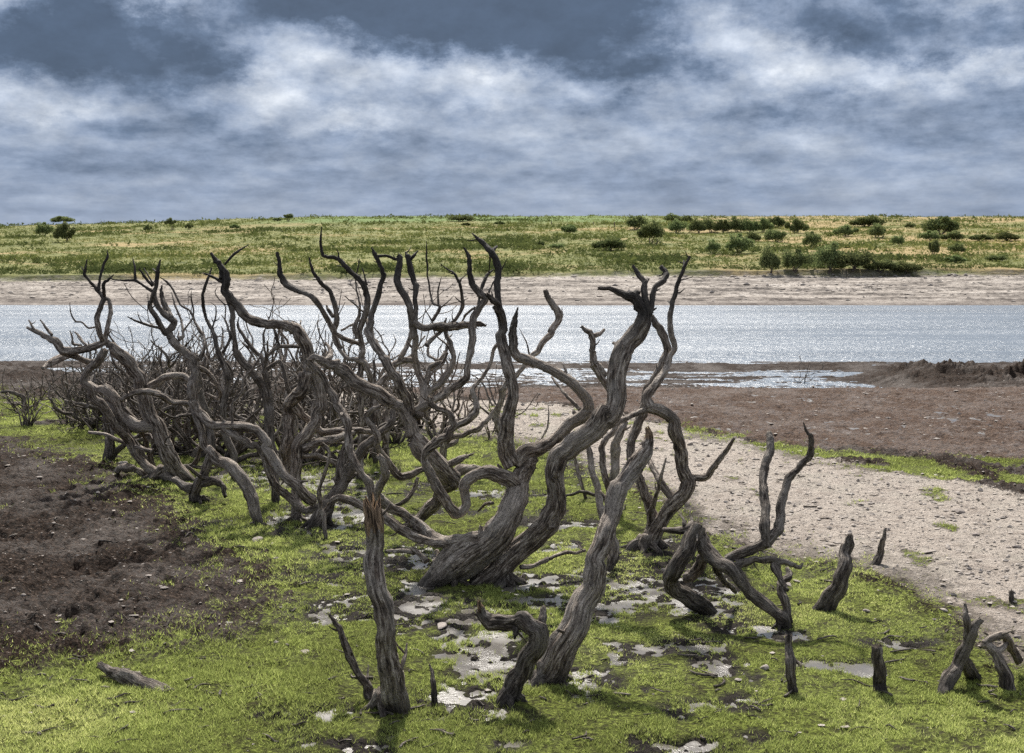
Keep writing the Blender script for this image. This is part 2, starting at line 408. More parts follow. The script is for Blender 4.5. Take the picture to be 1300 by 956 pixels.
def far_material():
    m, n, b = material('far_shore_ground')
    co = n.new('ShaderNodeTexCoord').outputs['Object']
    sepn = n.new('ShaderNodeSeparateXYZ'); n.put(sepn.inputs[0], co); Y = sepn.outputs[1]; X = sepn.outputs[0]; Z = sepn.outputs[2]
    st = n.noise(n.vm('MULTIPLY', co, (.09, .30, 1.2)), 1.3, 7, .68, .5); fi = n.noise(n.vm('MULTIPLY', co, (.6, .5, .6)), 2.0, 6, .75)
    bch = n.ramp(n.math('ADD', n.math('MULTIPLY', st, .5), n.math('MULTIPLY', fi, .5)),
                 [(.40, (.045,.038,.034)), (.455, (.15,.13,.112)), (.52, (.29,.255,.222)), (.62, (.47,.425,.375))])
    wet = n.mr(n.math('ADD', Z, n.math('MULTIPLY', st, .5)), -.45, .25, 1, 0)
    sp2 = n.noise(n.vm('MULTIPLY', co, (1, .5, 1)), 5.0, 3, .7)
    bch = n.mix(n.mr(sp2, .55, .66, 0, .8), bch, (.06,.05,.045))
    bch = n.mix(n.math('MULTIPLY', wet, .75), bch, (.10,.08,.07))
    p1 = n.noise(n.vm('MULTIPLY', co, (.5, .8, 1)), .09, 5, .62, .4); p2 = n.noise(co, .5, 5, .7); p3 = n.noise(n.vm('MULTIPLY', co, (.5, 1, 1)), 1.7, 4, .7)
    hil = n.ramp(p2, [(.32, (.075,.085,.030)), (.48, (.140,.148,.050)), (.58, (.19,.185,.068)), (.72, (.30,.255,.11))])
    och = n.ramp(p3, [(.3, (.19,.145,.06)), (.7, (.42,.31,.16))])
    hil = n.mix(n.mr(n.math('ADD', p1, n.mr(X, 0, 60, -.04, .08)), .50, .62), hil, och)
    hil = n.mix(n.mr(p3, .58, .72, 0, .4), hil, (.06,.07,.03))
    fld = n.math('MULTIPLY', n.mr(Y, 262, 272), n.math('MULTIPLY', n.mr(X, -60, -40), n.mr(X, 45, 20)))
    hil = n.mix(n.math('MULTIPLY', fld, .9), hil, (.12,.175,.055))
    edge = n.mr(n.math('ADD', Y, n.math('MULTIPLY', p3, 3)), 140.6, 142.2)
    c = n.mix(edge, bch, hil)
    n.put(b.inputs['Base Color'], c); b.inputs['Roughness'].default_value = .95; b.inputs['Specular IOR Level'].default_value = .1
    bp = n.new('ShaderNodeBump'); bp.inputs['Strength'].default_value = .8; bp.inputs['Distance'].default_value = .25
    n.put(bp.inputs['Height'], n.math('ADD', p3, n.math('MULTIPLY', fi, .6))); n.put(b.inputs['Normal'], bp.outputs[0])
    return m
M_ground = ground_material(); M_lake = lake_material(); M_pud = puddle_material(); M_far = far_material()
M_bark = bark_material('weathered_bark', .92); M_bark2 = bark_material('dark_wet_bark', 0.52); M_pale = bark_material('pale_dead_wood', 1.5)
M_grass = leaf_material('marsh_grass', (.12,.130,.045), (.37,.44,.125), (.64,.66,.27), .5)
M_scrub = leaf_material('hill_scrub_leaves', (.085,.100,.036), (.17,.185,.058), (.34,.29,.11), .25)
M_leaf = leaf_material('bush_leaves', (.085,.105,.050), (.17,.205,.085), (.34,.37,.15), .4)
M_leaf2 = leaf_material('pale_bush_leaves', (.075,.095,.045), (.14,.165,.065), (.25,.26,.10), .3)
M_stone, _n, _b = material('field_stone')
_co = _n.new('ShaderNodeTexCoord').outputs['Object']
_n.put(_b.inputs['Base Color'], _n.mix(_n.mr(_n.new('ShaderNodeObjectInfo').outputs['Random'], 0, 1), _n.ramp(_n.noise(_co, 14, 5, .6), [(.35, (.17,.14,.12)), (.65, (.42,.37,.32))]), _n.ramp(_n.noise(_co, 14, 5, .6), [(.35, (.09,.075,.065)), (.65, (.26,.21,.18))])))
_b.inputs['Roughness'].default_value = .85

# ---------------------------------------------------------------- near ground, one sheet
uc = np.concatenate([-np.geomspace(4.0, 0.43, 40)[:-1], np.linspace(-0.42, 0.42, 900), np.geomspace(0.43, 4.0, 40)[1:]])
yr = np.concatenate([np.linspace(-6, 6.5, 14)[:-1] * 1.0, np.geomspace(6.6, 46, 860), np.linspace(47, 100, 14)])
yy = np.repeat(yr[:, None], len(uc), 1)
xx = uc[None, :] * np.maximum(yy, 6.5) + 0 * yy
X1, Y1 = xx.ravel(), yy.ravel()
g1 = zone(X1, Y1, GREEN, k=10, wx=.7, wy=1.3, seed=3); g2 = zone(X1, Y1, GREEN2, wx=.5, wy=.35, seed=9)
patch = sstep(-.35, .10, fbm(X1 * 1.7, Y1 * 1.3, 77, 4, .6))
G_ = np.maximum(g1, g2 * patch); PXn, PYn = project(X1, np.maximum(Y1, 1), 0.0)
G_ = np.maximum(G_, 0.55 * sstep(.32, .5, fbm(X1 * 3.1, Y1 * 2.2, 71, 3, .6)) * (PXn < 420) * (PYn > 560))   # stray tufts on the mud
S_ = zone(X1, Y1, SAND, seed=21) * (1 - g1)
G_ = np.maximum(G_, S_ * .75 * sstep(.30, .48, fbm(X1 * 2.3, Y1 * 1.6, 91, 4, .65)))
B_ = zone(X1, Y1, BROWN, wx=.4, wy=.7, seed=33) * (1 - S_) * (1 - g1)
B_ = B_ * (1 - .75 * sstep(9.0, 10.2, X1) * sstep(31, 33.5, Y1)) * (1 - .6 * sstep(33, 35, Y1)); P_ = puddle_mask(X1, Y1) * g1
strip = sstep(505, 540, PYn) * (1 - sstep(545, 570, PYn)) * (PXn < 330) * sstep(.0, .3, fbm(X1 * .9, Y1 * 1.4, 15, 4))
G_ = G_ * (1 - .9 * strip)
Z1 = near_z(X1, Y1, (G_, S_, B_, P_))
ground = make_mesh('ground', np.stack([X1, Y1, Z1], 1), grid_faces(len(yr), len(uc)), M_ground,
                   attrs=dict(green=G_, sand=S_, brown=B_, wet=P_))
tag(ground, 'drained reservoir bed of dark mud, green marsh and pale stony sand', kind='structure')
Zg = Z1.reshape(len(yr), len(uc))
def fine_z(x, y):
    """height of the modelled near ground"""
    x = np.atleast_1d(np.asarray(x, float)); y = np.atleast_1d(np.asarray(y, float))
    r = np.interp(y, yr, np.arange(len(yr))); c = np.interp(x / np.maximum(y, 6.5), uc, np.arange(len(uc)))
    i = np.clip(r.astype(int), 0, len(yr) - 2); j = np.clip(c.astype(int), 0, len(uc) - 2); a = r - i; b = c - j
    return (Zg[i, j] * (1 - a) * (1 - b) + Zg[i + 1, j] * a * (1 - b) + Zg[i, j + 1] * (1 - a) * b + Zg[i + 1, j + 1] * a * b)
def field(A, x, y):
    r = np.interp(y, yr, np.arange(len(yr))); c = np.interp(x / np.maximum(y, 6.5), uc, np.arange(len(uc)))
    return A.reshape(len(yr), len(uc))[np.round(r).astype(int), np.round(c).astype(int)]

def sheet(name, x0, x1, y0, y1, z, mat, label):
    V = [(x0, y0, z), (x1, y0, z), (x1, y1, z), (x0, y1, z)]
    o = make_mesh(name, V, np.array([[0, 1, 2, 3]]), mat, False); tag(o, label, kind='structure'); return o
sheet('lake_water', -320, 320, 31, 125, WATER_Z, M_lake, 'glittering blue grey lake water')
sheet('marsh_water', -12, 12, 5.5, 27.5, MARSH_WATER, M_pud, 'shallow shining water lying between the marsh grass')

# far shore, hill and the land beyond, one sheet
uf = np.concatenate([-np.geomspace(2.5, .46, 24)[:-1], np.linspace(-.45, .45, 520), np.geomspace(.46, 2.5, 24)[1:]])
yf = np.concatenate([np.linspace(104, 145, 170), np.linspace(145.5, 335, 240), np.geomspace(340, 4500, 30)])
yy = np.repeat(yf[:, None], len(uf), 1); xx = uf[None, :] * yy
Zf = far_z(xx.ravel(), yy.ravel())
far = make_mesh('far_hill', np.stack([xx.ravel(), yy.ravel(), Zf], 1), grid_faces(len(yf), len(uf)), M_far)
tag(far, 'pale stony far shore rising to a rough grass hill', kind='structure')

# ---- dead trees measured from the photograph: (key, base x, base y, [(part, depth swing in m, [x, y, width]...)])
TREES = [
('heart', 575, 742, [
 ('trunk',0.1,[544.2,741.2,26.4,561.8,730.2,44,583.7,713.7,54.9,607.9,696.2,47.3,629.9,679.7,41.8,645.3,655.5,34.7,654.1,633.5,31.9,657.4,615.9,27.5,664,601.6,23.1,673.8,588.5,16.5,681.5,583,6.6]),
 ('branch',-0.35,[660.7,623.6,20.9,645.3,608.2,22,625.5,600.5,19.8,604.6,603.8,18.7,591.4,612.6,16.5,588.6,626.9,14.3,592.5,640.1,13.6,587,648.9,14.3,577.6,651.5,15.4,566.2,635.7,15.4,555.2,618.1,14.3,544.2,600.5,12.7,537.6,583,12.1,542,569.8,13.2,556.3,558.8,15.4,555.7,559.7,12.6,569.8,551.8,11.3,576.4,537.7,9.7,569,522.8,8.2,554.9,518.1,7.8,547.1,511.8,8.6,546.3,504.7,7.1]),
 ('branch',-0.1,[651.9,589.6,24.2,643.1,576.4,24.2,642,561,25.3,642,556.5,20.4,645.5,533,20.4,651.7,507.9,17.3,649.9,482.8,14.4,644.8,463.9,14.1,640.1,446.7,14.9,637,429.4,14.1,637.6,410.3,12.2,634.2,396.1,13.3,627.9,383.6,9.4,618.5,374.2,6.6]),
 ('branch',0.3,[636.5,400.8,9.4,632.3,380.4,9.1,631,358.5,9.4,632.9,342.8,9.4,629.5,328.7,10.2,623.2,319.2,8.6,612.2,308.2,7.5,599.6,296.5,2.2]),
 ('branch',0.1,[623.2,320,6.3,630.2,313.3,3.5]),
 ('branch',0.1,[622.1,322.4,2.5,621.9,333.4,2.2,620.8,345.9,1.9]),
 ('branch',0.25,[656.3,591.8,22,665.1,576.4,20.9,678.2,570.9,20.9,700,562.6,18.5,711.3,550.4,17.9,724.5,537.2,17.3,737.7,528.7,16.9,746.7,521.2,16.6,745.2,509.3,14.3,737.7,495.8,14.3,721.7,481.1,14.3,703.8,470.4,13.6,696.9,466.9,13.8,672.3,457.7,13.8,657.5,452.2,13.8,651.4,442.3,13.5,650.8,430,12.9,652.6,411.5,9.8,657.2,390.6,2.5]),
 ('branch',0.15,[733,534.4,6.4,728.2,523.1,5.3,734.8,530.6,4.5,747.1,537.6,3.8]),
 ('branch',0.4,[735.8,520.3,5.6,718.8,501.4,5.3,709.4,490.1,4.5,700,478.8,3.4]),
 ('branch',-0.3,[618.9,684.1,24.2,603.5,685.2,18.7,577.1,687.4,20.2,548.6,681.9,19.3,531,666.5,17.1,521.2,659.8,14.4,499.2,645.7,14.1,484.3,636.3,14.1,480.4,625.3,11.3,488.2,604.9,11.8,486.7,586.1,11,480.4,578.2,7.8]),
 ('branch',0.3,[596.9,690.7,19.8,570.5,689.6,15.4,552.5,689.6,11.8,530.6,683.3,13.8,508.6,671.6,13.8,489.8,656.7,12.5,474.1,644.1,9.4]),
 ('branch',0.3,[542,712.6,8.8,533.2,703.8,7.5,524.4,697.3,6.6,526.5,701.5,6.8,510.8,698.8,6.3,492.5,699.6,5.2]),
 ('branch',0.1,[553,717,11,556.3,708.2,9.2,555.2,699.5,5.7]),
 ('branch',0.3,[625.5,637.9,4.8,616.7,640.1,4.4,606.8,648.9,3.1]),
 ('branch',0.1,[592.5,690.7,3.1,599.1,681.9,2.6,604.6,676.4,2.2]),
]),
('leaning', 640, 742, [
 ('trunk',-0.2,[607.9,743.4,33,623.3,733.5,34.1,643.1,713.7,31.2,673.8,686.3,29,695.8,664.3,29,707.3,644.5,26.8,707.3,622.5,23.7,705.1,598.4,24.2,711.2,578.6,24.2,727.7,563.1,26.2,752.3,546.2,28.3,765.2,524.6,27.7,770.8,531.5,27.1,780.6,485.4,25.8,786.2,454.6,24.6,796,436.2,24,813.8,414.6,22.2,818.5,396.2,18.5,804.6,378.3,15.4,786.2,371.5,8.6,760,366,4.3]),
 ('branch',0.1,[800,376.2,9.8,810.2,371.5,7.4]),
 ('branch',0.15,[785.3,438,5.3,779.1,435.3,5]),
 ('branch',0.25,[824.4,398.9,10.7,819.5,382.9,10.3,817.7,368.7,9.2,818.2,358,7.1,811.1,349.1,7.5,804,337.6,4.6]),
 ('branch',0.1,[818.2,361.6,6,821.8,355.3,5.3]),
 ('branch',0.3,[824.4,400.7,9.2,828.4,381.1,8,831.2,365.1,8,840.8,356.6,8.2,847.2,347.3,8.2,840.4,339.3,7.5]),
 ('branch',0.3,[660.7,720.3,6.6,678.2,718.1,6.6,695.8,709.3,7,695.7,710.2,5.8,719.2,701,5.8,742.7,698.4,4.2]),
 ('branch',0.1,[738.8,698.4,2.6,732.3,689.3,1.8]),
]),
('slender', 820, 697, [
 ('trunk',0.15,[807.7,700.6,30.8,820,692.3,29.2,833.8,672.3,19.1,849.2,647.7,18.5,869.2,626.8,18.5,873.8,613.8,18.5,866.2,592.3,15.4,863.1,561.5,15.4,854.5,533.8,16.9,835.4,520,15.4,823.7,516,14.8]),
 ('branch',0.2,[824.3,518.4,16,821.5,504.3,14.1,831.8,489.2,11.7,845,467.5,9.8,847.6,462.9,8.9,856.4,441.6,8.9,852.2,425.6,8.5,850.2,407.8,8.2,853.2,384.7,7.1,860,361.6,6,867.5,342,5,875.6,325.6,3.6]),
 ('branch',0.1,[867.1,342,3.6,868.2,336.7,2.8,868,331,1.8]),
 ('branch',0.2,[864.4,355.3,2.1,872.4,353.6,1.6,879.6,351.2,1.1]),
 ('branch',0.1,[851.1,384.7,2.8,848.1,382,2.1]),
 ('branch',-0.3,[822.4,520.3,9.4,809.2,525,8.7,797.9,529.7,8.5,782.9,536.8,8.3,767.8,541.9,7.5]),
 ('branch',0.2,[794.2,530.6,4.7,790.4,524,3,790.4,514.6,1.5]),
 ('branch',-0.2,[875.7,606.8,11.1,899.1,603.8,10.3,911.4,585.7,8.2,931.9,556.4,4.7]),
 ('branch',0.5,[835.4,672.3,15.4,826.2,644.6,15.4,810.8,607.7,14.8,801.7,580.5,11.3,801.7,557.9,11.7,811.1,535.3,12.8,819.6,514.6,13.6,822.4,493.9,10.4,829.9,480.7,9.4,832.4,477.1,9.8,840.4,462.9,10.7,846.7,445.1,10.7,844,429.1,10.7,836,414.9,10.7,827.1,403.3,8.9]),
 ('branch',0.4,[862,634.2,11.3,852.5,630.4,11.7,839.4,612.5,11.3,828.1,591.8,8.5,822.4,580.5,6.6]),
 ('branch',-0.3,[858.1,713.2,6.4,836.1,701.4,10.5,825.9,682.4,10.5,826.4,653.1,8.8,831.7,632.6,7,839,606.2,5.3,845.8,581.3,2.3]),
]),
('forked', 776, 724, [
 ('trunk',0.6,[774.1,725.1,7.8,779.3,708.9,15.7,780.7,690.6,13.1,768.9,664.4,13.1,762.1,635.1,10.9,756.5,610.7,9.4,750.8,588.1,8.3,747.1,563.6,7.5]),
 ('branch',0,[776.7,706.3,7.8,788.5,701.6,3.1]),
]),
('rear', 790, 655, [
 ('trunk',0.2,[784.7,650.2,13.2,782.9,625.7,12.4,781,599.4,12.4,781,569.2,12.4,790,544.7,11.3,794.2,535.3,7.5]),
 ('branch',0.2,[777.2,635.1,8.5,770.6,610.7,8.5,765,588.1,9,763.1,567.3,8.3,779.1,546.6,7.9,785.7,527.8,6.8,779.1,509,9.4,765.9,480.7,10.9,754.6,461.9,11.3,767.6,477.1,10,753.3,457.6,9.6,752.4,438,8.9,751.6,425.6,8.9,738.2,414.9,5]),
 ('branch',0.1,[753.3,426.4,7.5,761.3,423.8,6,766.1,419.3,4.6]),
 ('branch',0.1,[784.7,529.7,3.8,779.1,516.5,2.3]),
]),
('sapling', 744, 634, [
 ('trunk',0.1,[744.3,634.2,4.9,738.6,616.3,5.6,733.9,599.4,5.3,728.2,577.7,4.1]),
]),
('fallen', 765, 638, [
 ('trunk',0.5,[769.7,636.1,4.9,756.5,628.5,5.6,737.7,624.2,4.9,718.8,629.5,3.8,687,634.6,6.2,671.6,646.7,4.4]),
]),
('pole', 695, 864, [
 ('trunk',0.35,[695.7,864.4,43.1,708.8,837,37.9,724.4,806.9,36.6,736.2,776.9,36.6,748.5,753.3,34.5,754.5,729.8,29.3,758.4,706.3,26.1,767.6,680.1,24.1,778,654,21.4,784.7,623.8,24.5,801.7,595.6,24.1,811.5,580.5,20.7,822.4,565.5,15.1,824.3,550.4,8.7,823.4,545.7,4.5]),
 ('branch',-0.1,[719.2,803,5.8,710.1,800.4,4.7]),
]),
('post', 487, 905, [
 ('trunk',0.05,[502.9,904.2,39.2,499,867.5,32.7,495.1,844,30.9,489.8,796.9,27.7,485.9,770.8,26.2,477.3,731.5,24.1,475.7,692.3,24.6,475.5,671.4,24.8,474.2,647.8,23]),
 ('branch',0.1,[505.5,857.1,8.4,512.1,841.4,6.8,516.5,817.8,2.6]),
]),
('snag', 455, 895, [
 ('trunk',0.1,[471.5,891.1,14.4,466.3,867.5,12.6,445.4,836.2,12,438.1,817.8,10.5,429.7,796.9,7.8,417.9,779.9,4.2]),
 ('branch',0.1,[466.3,862.3,4.2,467.6,844,1.6]),
]),
('peg', 548, 897, [
 ('trunk',0.1,[552.6,895,9.4,550,867.5,7.8,548.7,854.5,5.2,545.3,842.7,2.1]),
]),
('hook', 648, 893, [
 ('trunk',-0.1,[641.5,891.1,30.1,655.9,862.3,28.2,669,838.8,26.2,681.3,817.8,25.1,682.1,799.5,24.1,663.8,785.2,23.5,641.5,789.6,21.4,623.2,789.1,21.4,613.3,782.5,15.7,608.1,765.5,4.7]),
 ('branch',0.1,[683.4,807.4,13.1,689.1,789.1,11.5,689.9,773.9,9.9]),
 ('branch',-0.1,[652,789.1,13.1,654.6,802.2,8.9,653.3,810,3.7]),
]),
('crouch', 990, 796, [
 ('trunk',0.15,[999.3,798.1,15.2,992.9,784.9,19.3,975.3,770.3,18.2,953.3,754.2,17.6,938.7,735.1,18.8,929.9,720.5,19.9,913.8,711.7,19.3,896.2,694.1,21.7,883,672.1,21.1]),
 ('branch',0.35,[885.9,667.7,23.4,875.7,686.8,24,864,711.7,23.4,851.6,736.6,21.1,856.6,748.3,22.3,878.6,763,23.4,894.7,771.8,24.6,907.9,786.4,23.4]),
 ('branch',0.1,[880.1,670.7,12.9,864,673.6,11.1,843.4,673,7.6]),
 ('branch',0.1,[869.8,667.7,7,866.9,658.9,4.1,863.4,653.1,2.3]),
 ('branch',0.1,[878.6,666.3,7,878,657.5,3.5]),
 ('branch',0.2,[999.3,790.8,13.5,996.4,761.5,12.9,991.4,741,11.7,1002.3,732.2,10,1000.2,721.9,5.9]),
 ('branch',-0.1,[935.8,717.5,13.5,954.8,710.2,10.5,978.2,710.2,10,1001.7,714.6,7.6,1014.9,720.5,5.9,1019.3,715.2,2.3]),
 ('branch',0.5,[922.6,711.7,13.5,946,701.4,14.7,972.4,688.2,15.8,987.6,673.6,14.7,989.4,656,13.5,993.5,632.6,11.7,1001.1,607.7,11.7,1019.9,585.7,10,1028.6,576.9,8.8,1029.8,556.4,7,1019.9,536.4,1.8]),
 ('branch',0.7,[970.9,694.1,14.7,970.9,667.7,14.7,970.9,641.4,14.1,969.5,612.1,12.3,973.8,585.7,13.2,977.4,559.3,11.1,977.7,550.5,8.8]),
 ('branch',0.5,[899.1,702.9,13.5,887.4,717.5,15.2,877.1,730.7,15.2,869.8,735.1,11.7]),
 ('branch',0.6,[905,711.7,8.8,910.8,724.9,8.8,922.6,741,8.8,933.7,750.4,7]),
 ('branch',-0.2,[988.5,717.5,14.1,984.1,720.5,12.3,992.9,738.1,8.8,1000.2,749.2,4.7]),
]),
('curvedstump', 1045, 777, [
 ('trunk',0.05,[1036.1,779.4,21.7,1049.6,769,24,1063.2,747.7,24,1072.8,716.7,20.1,1076.3,693.5,16.3,1079.4,680,8.5]),
]),
('smallstump', 1110, 722, [
 ('trunk',0.03,[1106.5,723.7,13.2,1116.6,703.2,10.8,1124.3,670.3,3.9]),
]),
('stake', 1005, 880, [
 ('trunk',0.03,[1007.4,890.9,14.7,1005.1,867.6,13.9,1003.2,840.6,13.2,1002.4,808.8,10.8]),
]),
('stake', 1117, 882, [
 ('trunk',0.03,[1118.9,890.9,20.1,1116.6,867.6,18.6,1114.2,840.6,17,1113.5,822,15.5]),
]),
('vstump', 1207, 885, [
 ('trunk',0.05,[1194.7,887,20.9,1206.3,859.9,20.1,1221.1,828.9,19.3,1231.5,803.8,17,1244.3,787.2,9.3]),
 ('branch',0.05,[1229.6,809.6,13.2,1227.2,786.4,10.1,1224.9,766.3,3.9]),
 ('branch',0.3,[1216,832.8,11.6,1223.8,834.8,17,1231.5,850.2,17.8,1243.1,873.5,19.3]),
]),
('peg', 1284, 775, [
 ('trunk',0.02,[1284.5,775.5,8.5,1284.5,763.2,8.1,1283.7,750.8,7]),
]),
('knot', 1282, 880, [
 ('trunk',0.1,[1283.7,883.1,19.3,1277.9,859.9,18.6,1268.3,836.7,15.5,1260.5,825.1,13.2,1248.9,816.6,9.3]),
 ('branch',0.1,[1264.4,828.9,11.6,1270.2,823.1,10.1,1279.9,815.4,7]),
 ('branch',0.2,[1248.9,816.6,9.3,1262.5,807.7,10.8,1274.1,806.5,12.4,1281.8,817.3,13.2,1293.4,836.7,13.2]),
 ('branch',0.1,[1262.5,807.7,8.5,1250.9,801.9,5.4]),
]),
('low', 210, 612, [
 ('trunk',-0.2,[236.7,616.8,29.9,229.9,603.2,23.1,214.9,581.5,20.7,204,557,18.5,191.8,531.1,16.9,182.8,502.6,16.3,176.8,478.1,16.3,163.2,459,15.8,148.3,446.8,15.2,138.2,436.5,9.7,130.4,434.9,8.8,111.6,442,9.4,92.7,444.6,9.7,77.8,444,10.4,69.2,433.3,9.4,58.2,427.1,6.9,45.7,420.8,5.6,34.4,416.1,3.5]),
 ('branch',0.05,[44.1,419.2,4.1,39.4,412.2,3.5,36.6,406.4,2.2]),
 ('branch',0.1,[65.3,425.5,4.4,59,416.1,3.8,51.2,406.4,2.2]),
 ('branch',-0.35,[214.9,608.7,8.2,209.5,605.9,14.1,190.4,595.6,14.7,171.9,576,12.5,155.1,548.8,12.5,136,524.3,12.5,117.5,505.3,12,105.5,484.9,10.9,111,471.3,10.9,125.1,459,10.3,130.6,445.4,10.9]),
 ('branch',0.3,[201.3,543.4,18,187.7,541.2,16.9,174.1,541.2,16.9,161,531.1,16.9,148.3,509.4,16.9,136,495.8,14.7,114.3,488.4,11.4]),
 ('branch',0.15,[130.4,433.3,7.5,126,419.2,7.8,122.9,403.5,7.2,128,389.4,6.6,132,378.4,7.2,124.1,369,5,113.1,355.7,4.1,107.6,347.1,4.4,110.3,329.8,1.9]),
 ('branch',0.2,[124.6,369,4.4,127.3,351.8,3.9,132,336.1,3.8,136.7,326.7,3.8,135.9,317.6,1.3]),
 ('branch',0.05,[107.6,345.5,2.8,103.7,339.2,1.3]),
 ('branch',-0.2,[132.3,376.9,5,131.6,359.6,5,138.2,354.9,3.8,144.2,348.9,1.6]),
 ('branch',0.2,[132.7,434.9,6.3,135.4,417.6,6.9,140.1,397.3,5.6,138.2,381.6,5.3,132.7,378.4,4.7]),
 ('branch',-0.2,[121.5,415.3,2.5,112.4,416.4,2.7,103.7,409,2.4,95.9,408.2,2.7,89.9,397.3,2,88.5,384.4,0.8]),
 ('branch',0.2,[113.1,442,4.1,106.9,436.2,4.1,100.6,427.1,3.8,95.1,421.6,2.5]),
 ('branch',-0.1,[103.7,438.8,3.1,92.7,436.5,3.5,92,428.6,3.1,88.8,420,1.6]),
 ('branch',0.2,[77.1,445.1,7.2,78.1,445.2,8.4,92.8,452.1,9.2,113.7,459.9,8.4,124.1,457.8,7.1]),
 ('branch',0.2,[194.5,573.3,7.1,174.1,567.9,6,152.3,559.7,6,133.3,551.5,5.4,112.9,548.8,4.4]),
 ('branch',0.1,[187.7,493,9.8,209.5,479.4,9.8,231.2,478.1,9.8,253,489,9.2]),
 ('branch',-0.3,[242.1,512.1,8.2,217.6,511.3,8.2,195.9,498.5,8.7,176.8,497.7,8.2,155.1,508,6.5]),
 ('branch',0.3,[138.2,425.5,2.2,146.1,436.5,2.8,155.5,445.9,3.1]),
]),
('driftend', 163, 610, [
 ('trunk',0.2,[151,592.9,9.2,160.5,592.9,12.5,174.1,597.2,8.7,187.7,603.2,6.5,198.6,611.4,3.8]),
 ('branch',0,[174.1,596.4,6.5,179.5,603.2,5.4,180.9,608.7,2.7]),
]),
('arching', 255, 640, [
 ('trunk',0.2,[247.1,625.9,15.7,251.8,613.3,14.1,260.4,596.1,12.5,266.7,577.3,11.6,267.5,573.3,11.3,267.5,546.7,10.7,262.7,524.7,11,254.9,505.9,11,251,487.1,9.4,251.8,468.2,6.9]),
 ('branch',0.1,[245.5,621.2,14.1,232.9,618,12.5,222,608.6,9.4]),
 ('branch',-0.1,[251.8,616.5,9.4,270.6,610.2,11.9,283.1,618,8.8,286.3,629.8,5.6]),
 ('branch',-0.1,[265.9,608.6,7.8,251.8,603.1,6.3,237.6,592.2,5.3]),
]),
('central', 327, 668, [
 ('trunk',0.2,[331.8,670.6,14.1,323.1,647.8,16.5,313.7,619.6,17.3,297.3,598.4,17.6,275.3,582.7,15.7,265.1,572.5,12.5,258.8,565.5,9.7,256.5,546.7,9.4,250.2,529.4,10.4,247.1,513.7,12.5,245.5,491.8,14.4,247.4,471.4,13.2,244.7,455.7,11.3,234.5,446.3,9.4,222,434.9,12.5,214.1,420.8,9.7,221.2,408.2,9.7,209.4,397.6,7.8,219.8,408.2,7.8,207.3,397.3,7.8,199.7,387.8,7.8,195.5,375.3,7.8,197.8,362.7,5.6,199.7,347.1,5.6,203.6,330.1,2.5]),
 ('branch',0.2,[199.4,345.5,3.1,193.9,341.1,1.6]),
 ('branch',0.2,[193.1,369.8,4.4,182.9,363.1,4.2,172,356.2,4.2,157.1,355.7,2.8,142.9,354.9,1.9,138.2,348.6,0.9]),
 ('branch',0.1,[172,355.7,3.8,171.2,340.8,3.5,168.8,328.7,1.6]),
 ('branch',-0.1,[193.9,363.5,4.1,184.5,352.5,4.1,177.5,342.4,2.8]),
 ('branch',0.1,[194.7,361.2,2.8,187.6,348.6,2.2,182.9,340.8,1.3]),
 ('branch',-0.2,[212,423.9,9.4,205.7,416.1,8.5,200.2,405.1,7.8,192.4,394.1,7.5,190.3,387.1,6.6,193.1,375.3,6]),
 ('branch',0.2,[217.3,405.1,9.4,210.2,389.4,9.1,204.7,375.3,6.3,205.6,362.4,2.2]),
 ('branch',-0.4,[210.4,422.4,4.7,202.5,416.9,4.1,186.9,412.6,3.8,174.3,408.2,3.1,161.8,402,1.6]),
 ('branch',-0.1,[180.6,409.8,2.2,176.7,403.5,1.6,174.6,395.7,0.9]),
 ('branch',0.4,[253.3,456.9,6.3,259.6,441.2,5.3,258,427.1,4.1,247.1,408.2,3.8,241.1,394.1,3.5,229.8,387.8,3.1,220.4,369,3.1,212.5,358.4,2.8,203.5,352.1,1.3]),
 ('branch',0.4,[226.7,430.2,7.8,232.9,425.5,4.1,229.8,406.7,3.1,222.3,387.8,2.8,217.7,371.4,1.3]),
 ('branch',0.1,[232.2,421.6,2.8,243.9,405.1,2.4,245.8,394.1,2.4,243.1,381.6,2.2,242.7,368.7,0.8]),
 ('branch',-0.2,[245.5,509,14.1,258,527.8,13.5,270.6,538.5,12.5,291,540.4,12.2,309.8,542,13.5,325.5,548.2,13.8,338,563.9,14.1,334.9,567.8,14.1,349,586.7,14.1,361.6,603.9,14.4,380.4,619.6,15.4,397.6,635.3,15.7]),
 ('branch',-0.1,[242.4,511.4,5.6,223.5,511.4,5.6,209.4,504.3,5.3,196.9,499.6,5]),
 ('branch',0.3,[251.8,466.7,5.6,262.7,471.4,6.3,272.2,482.4,6.3,280,499.6,5.3,275.3,505.9,4.7,262.7,499.6,4.7]),
 ('branch',-0.35,[283.1,542.7,9.4,302,555.3,11.9,320.8,567.1,10.7,325.5,564.7,9.4,334.1,577.3,9.4,339.9,596.9,10,347.5,614.9,11,364.7,629,12.2,380.4,643.1,12.5,389.4,647.6,9.4,408.2,639.4,10,430.2,631.6,10.4,447.5,636.3,10.4,463.1,645.7,9.4,467.8,653.5,7.8]),
 ('branch',0.1,[295.7,543.5,4.1,294.9,527.8,3.8,295.7,512.2,3.8,306.7,498,3.8,309.8,480.8,3.5,322.4,465.1,3.5,333.3,443.1,2.2]),
 ('branch',0,[292.5,542,4.7,284.7,534.1,3.1,279.2,528.6,1.6]),
]),
('stemsA', 285, 640, [
 ('trunk',0.3,[287.8,472.5,9.4,278.4,450.6,7.8,272.2,425.5,5.6,262.7,406.7,4.7,258,387.8,4.4,257.3,373.7,4.1,262.7,358,3.8,268.5,340.8,2.2]),
 ('branch',0.1,[269,416.9,2.5,273.7,403.5,2.4,274,389.4,1.9,267.5,383.9,0.9]),
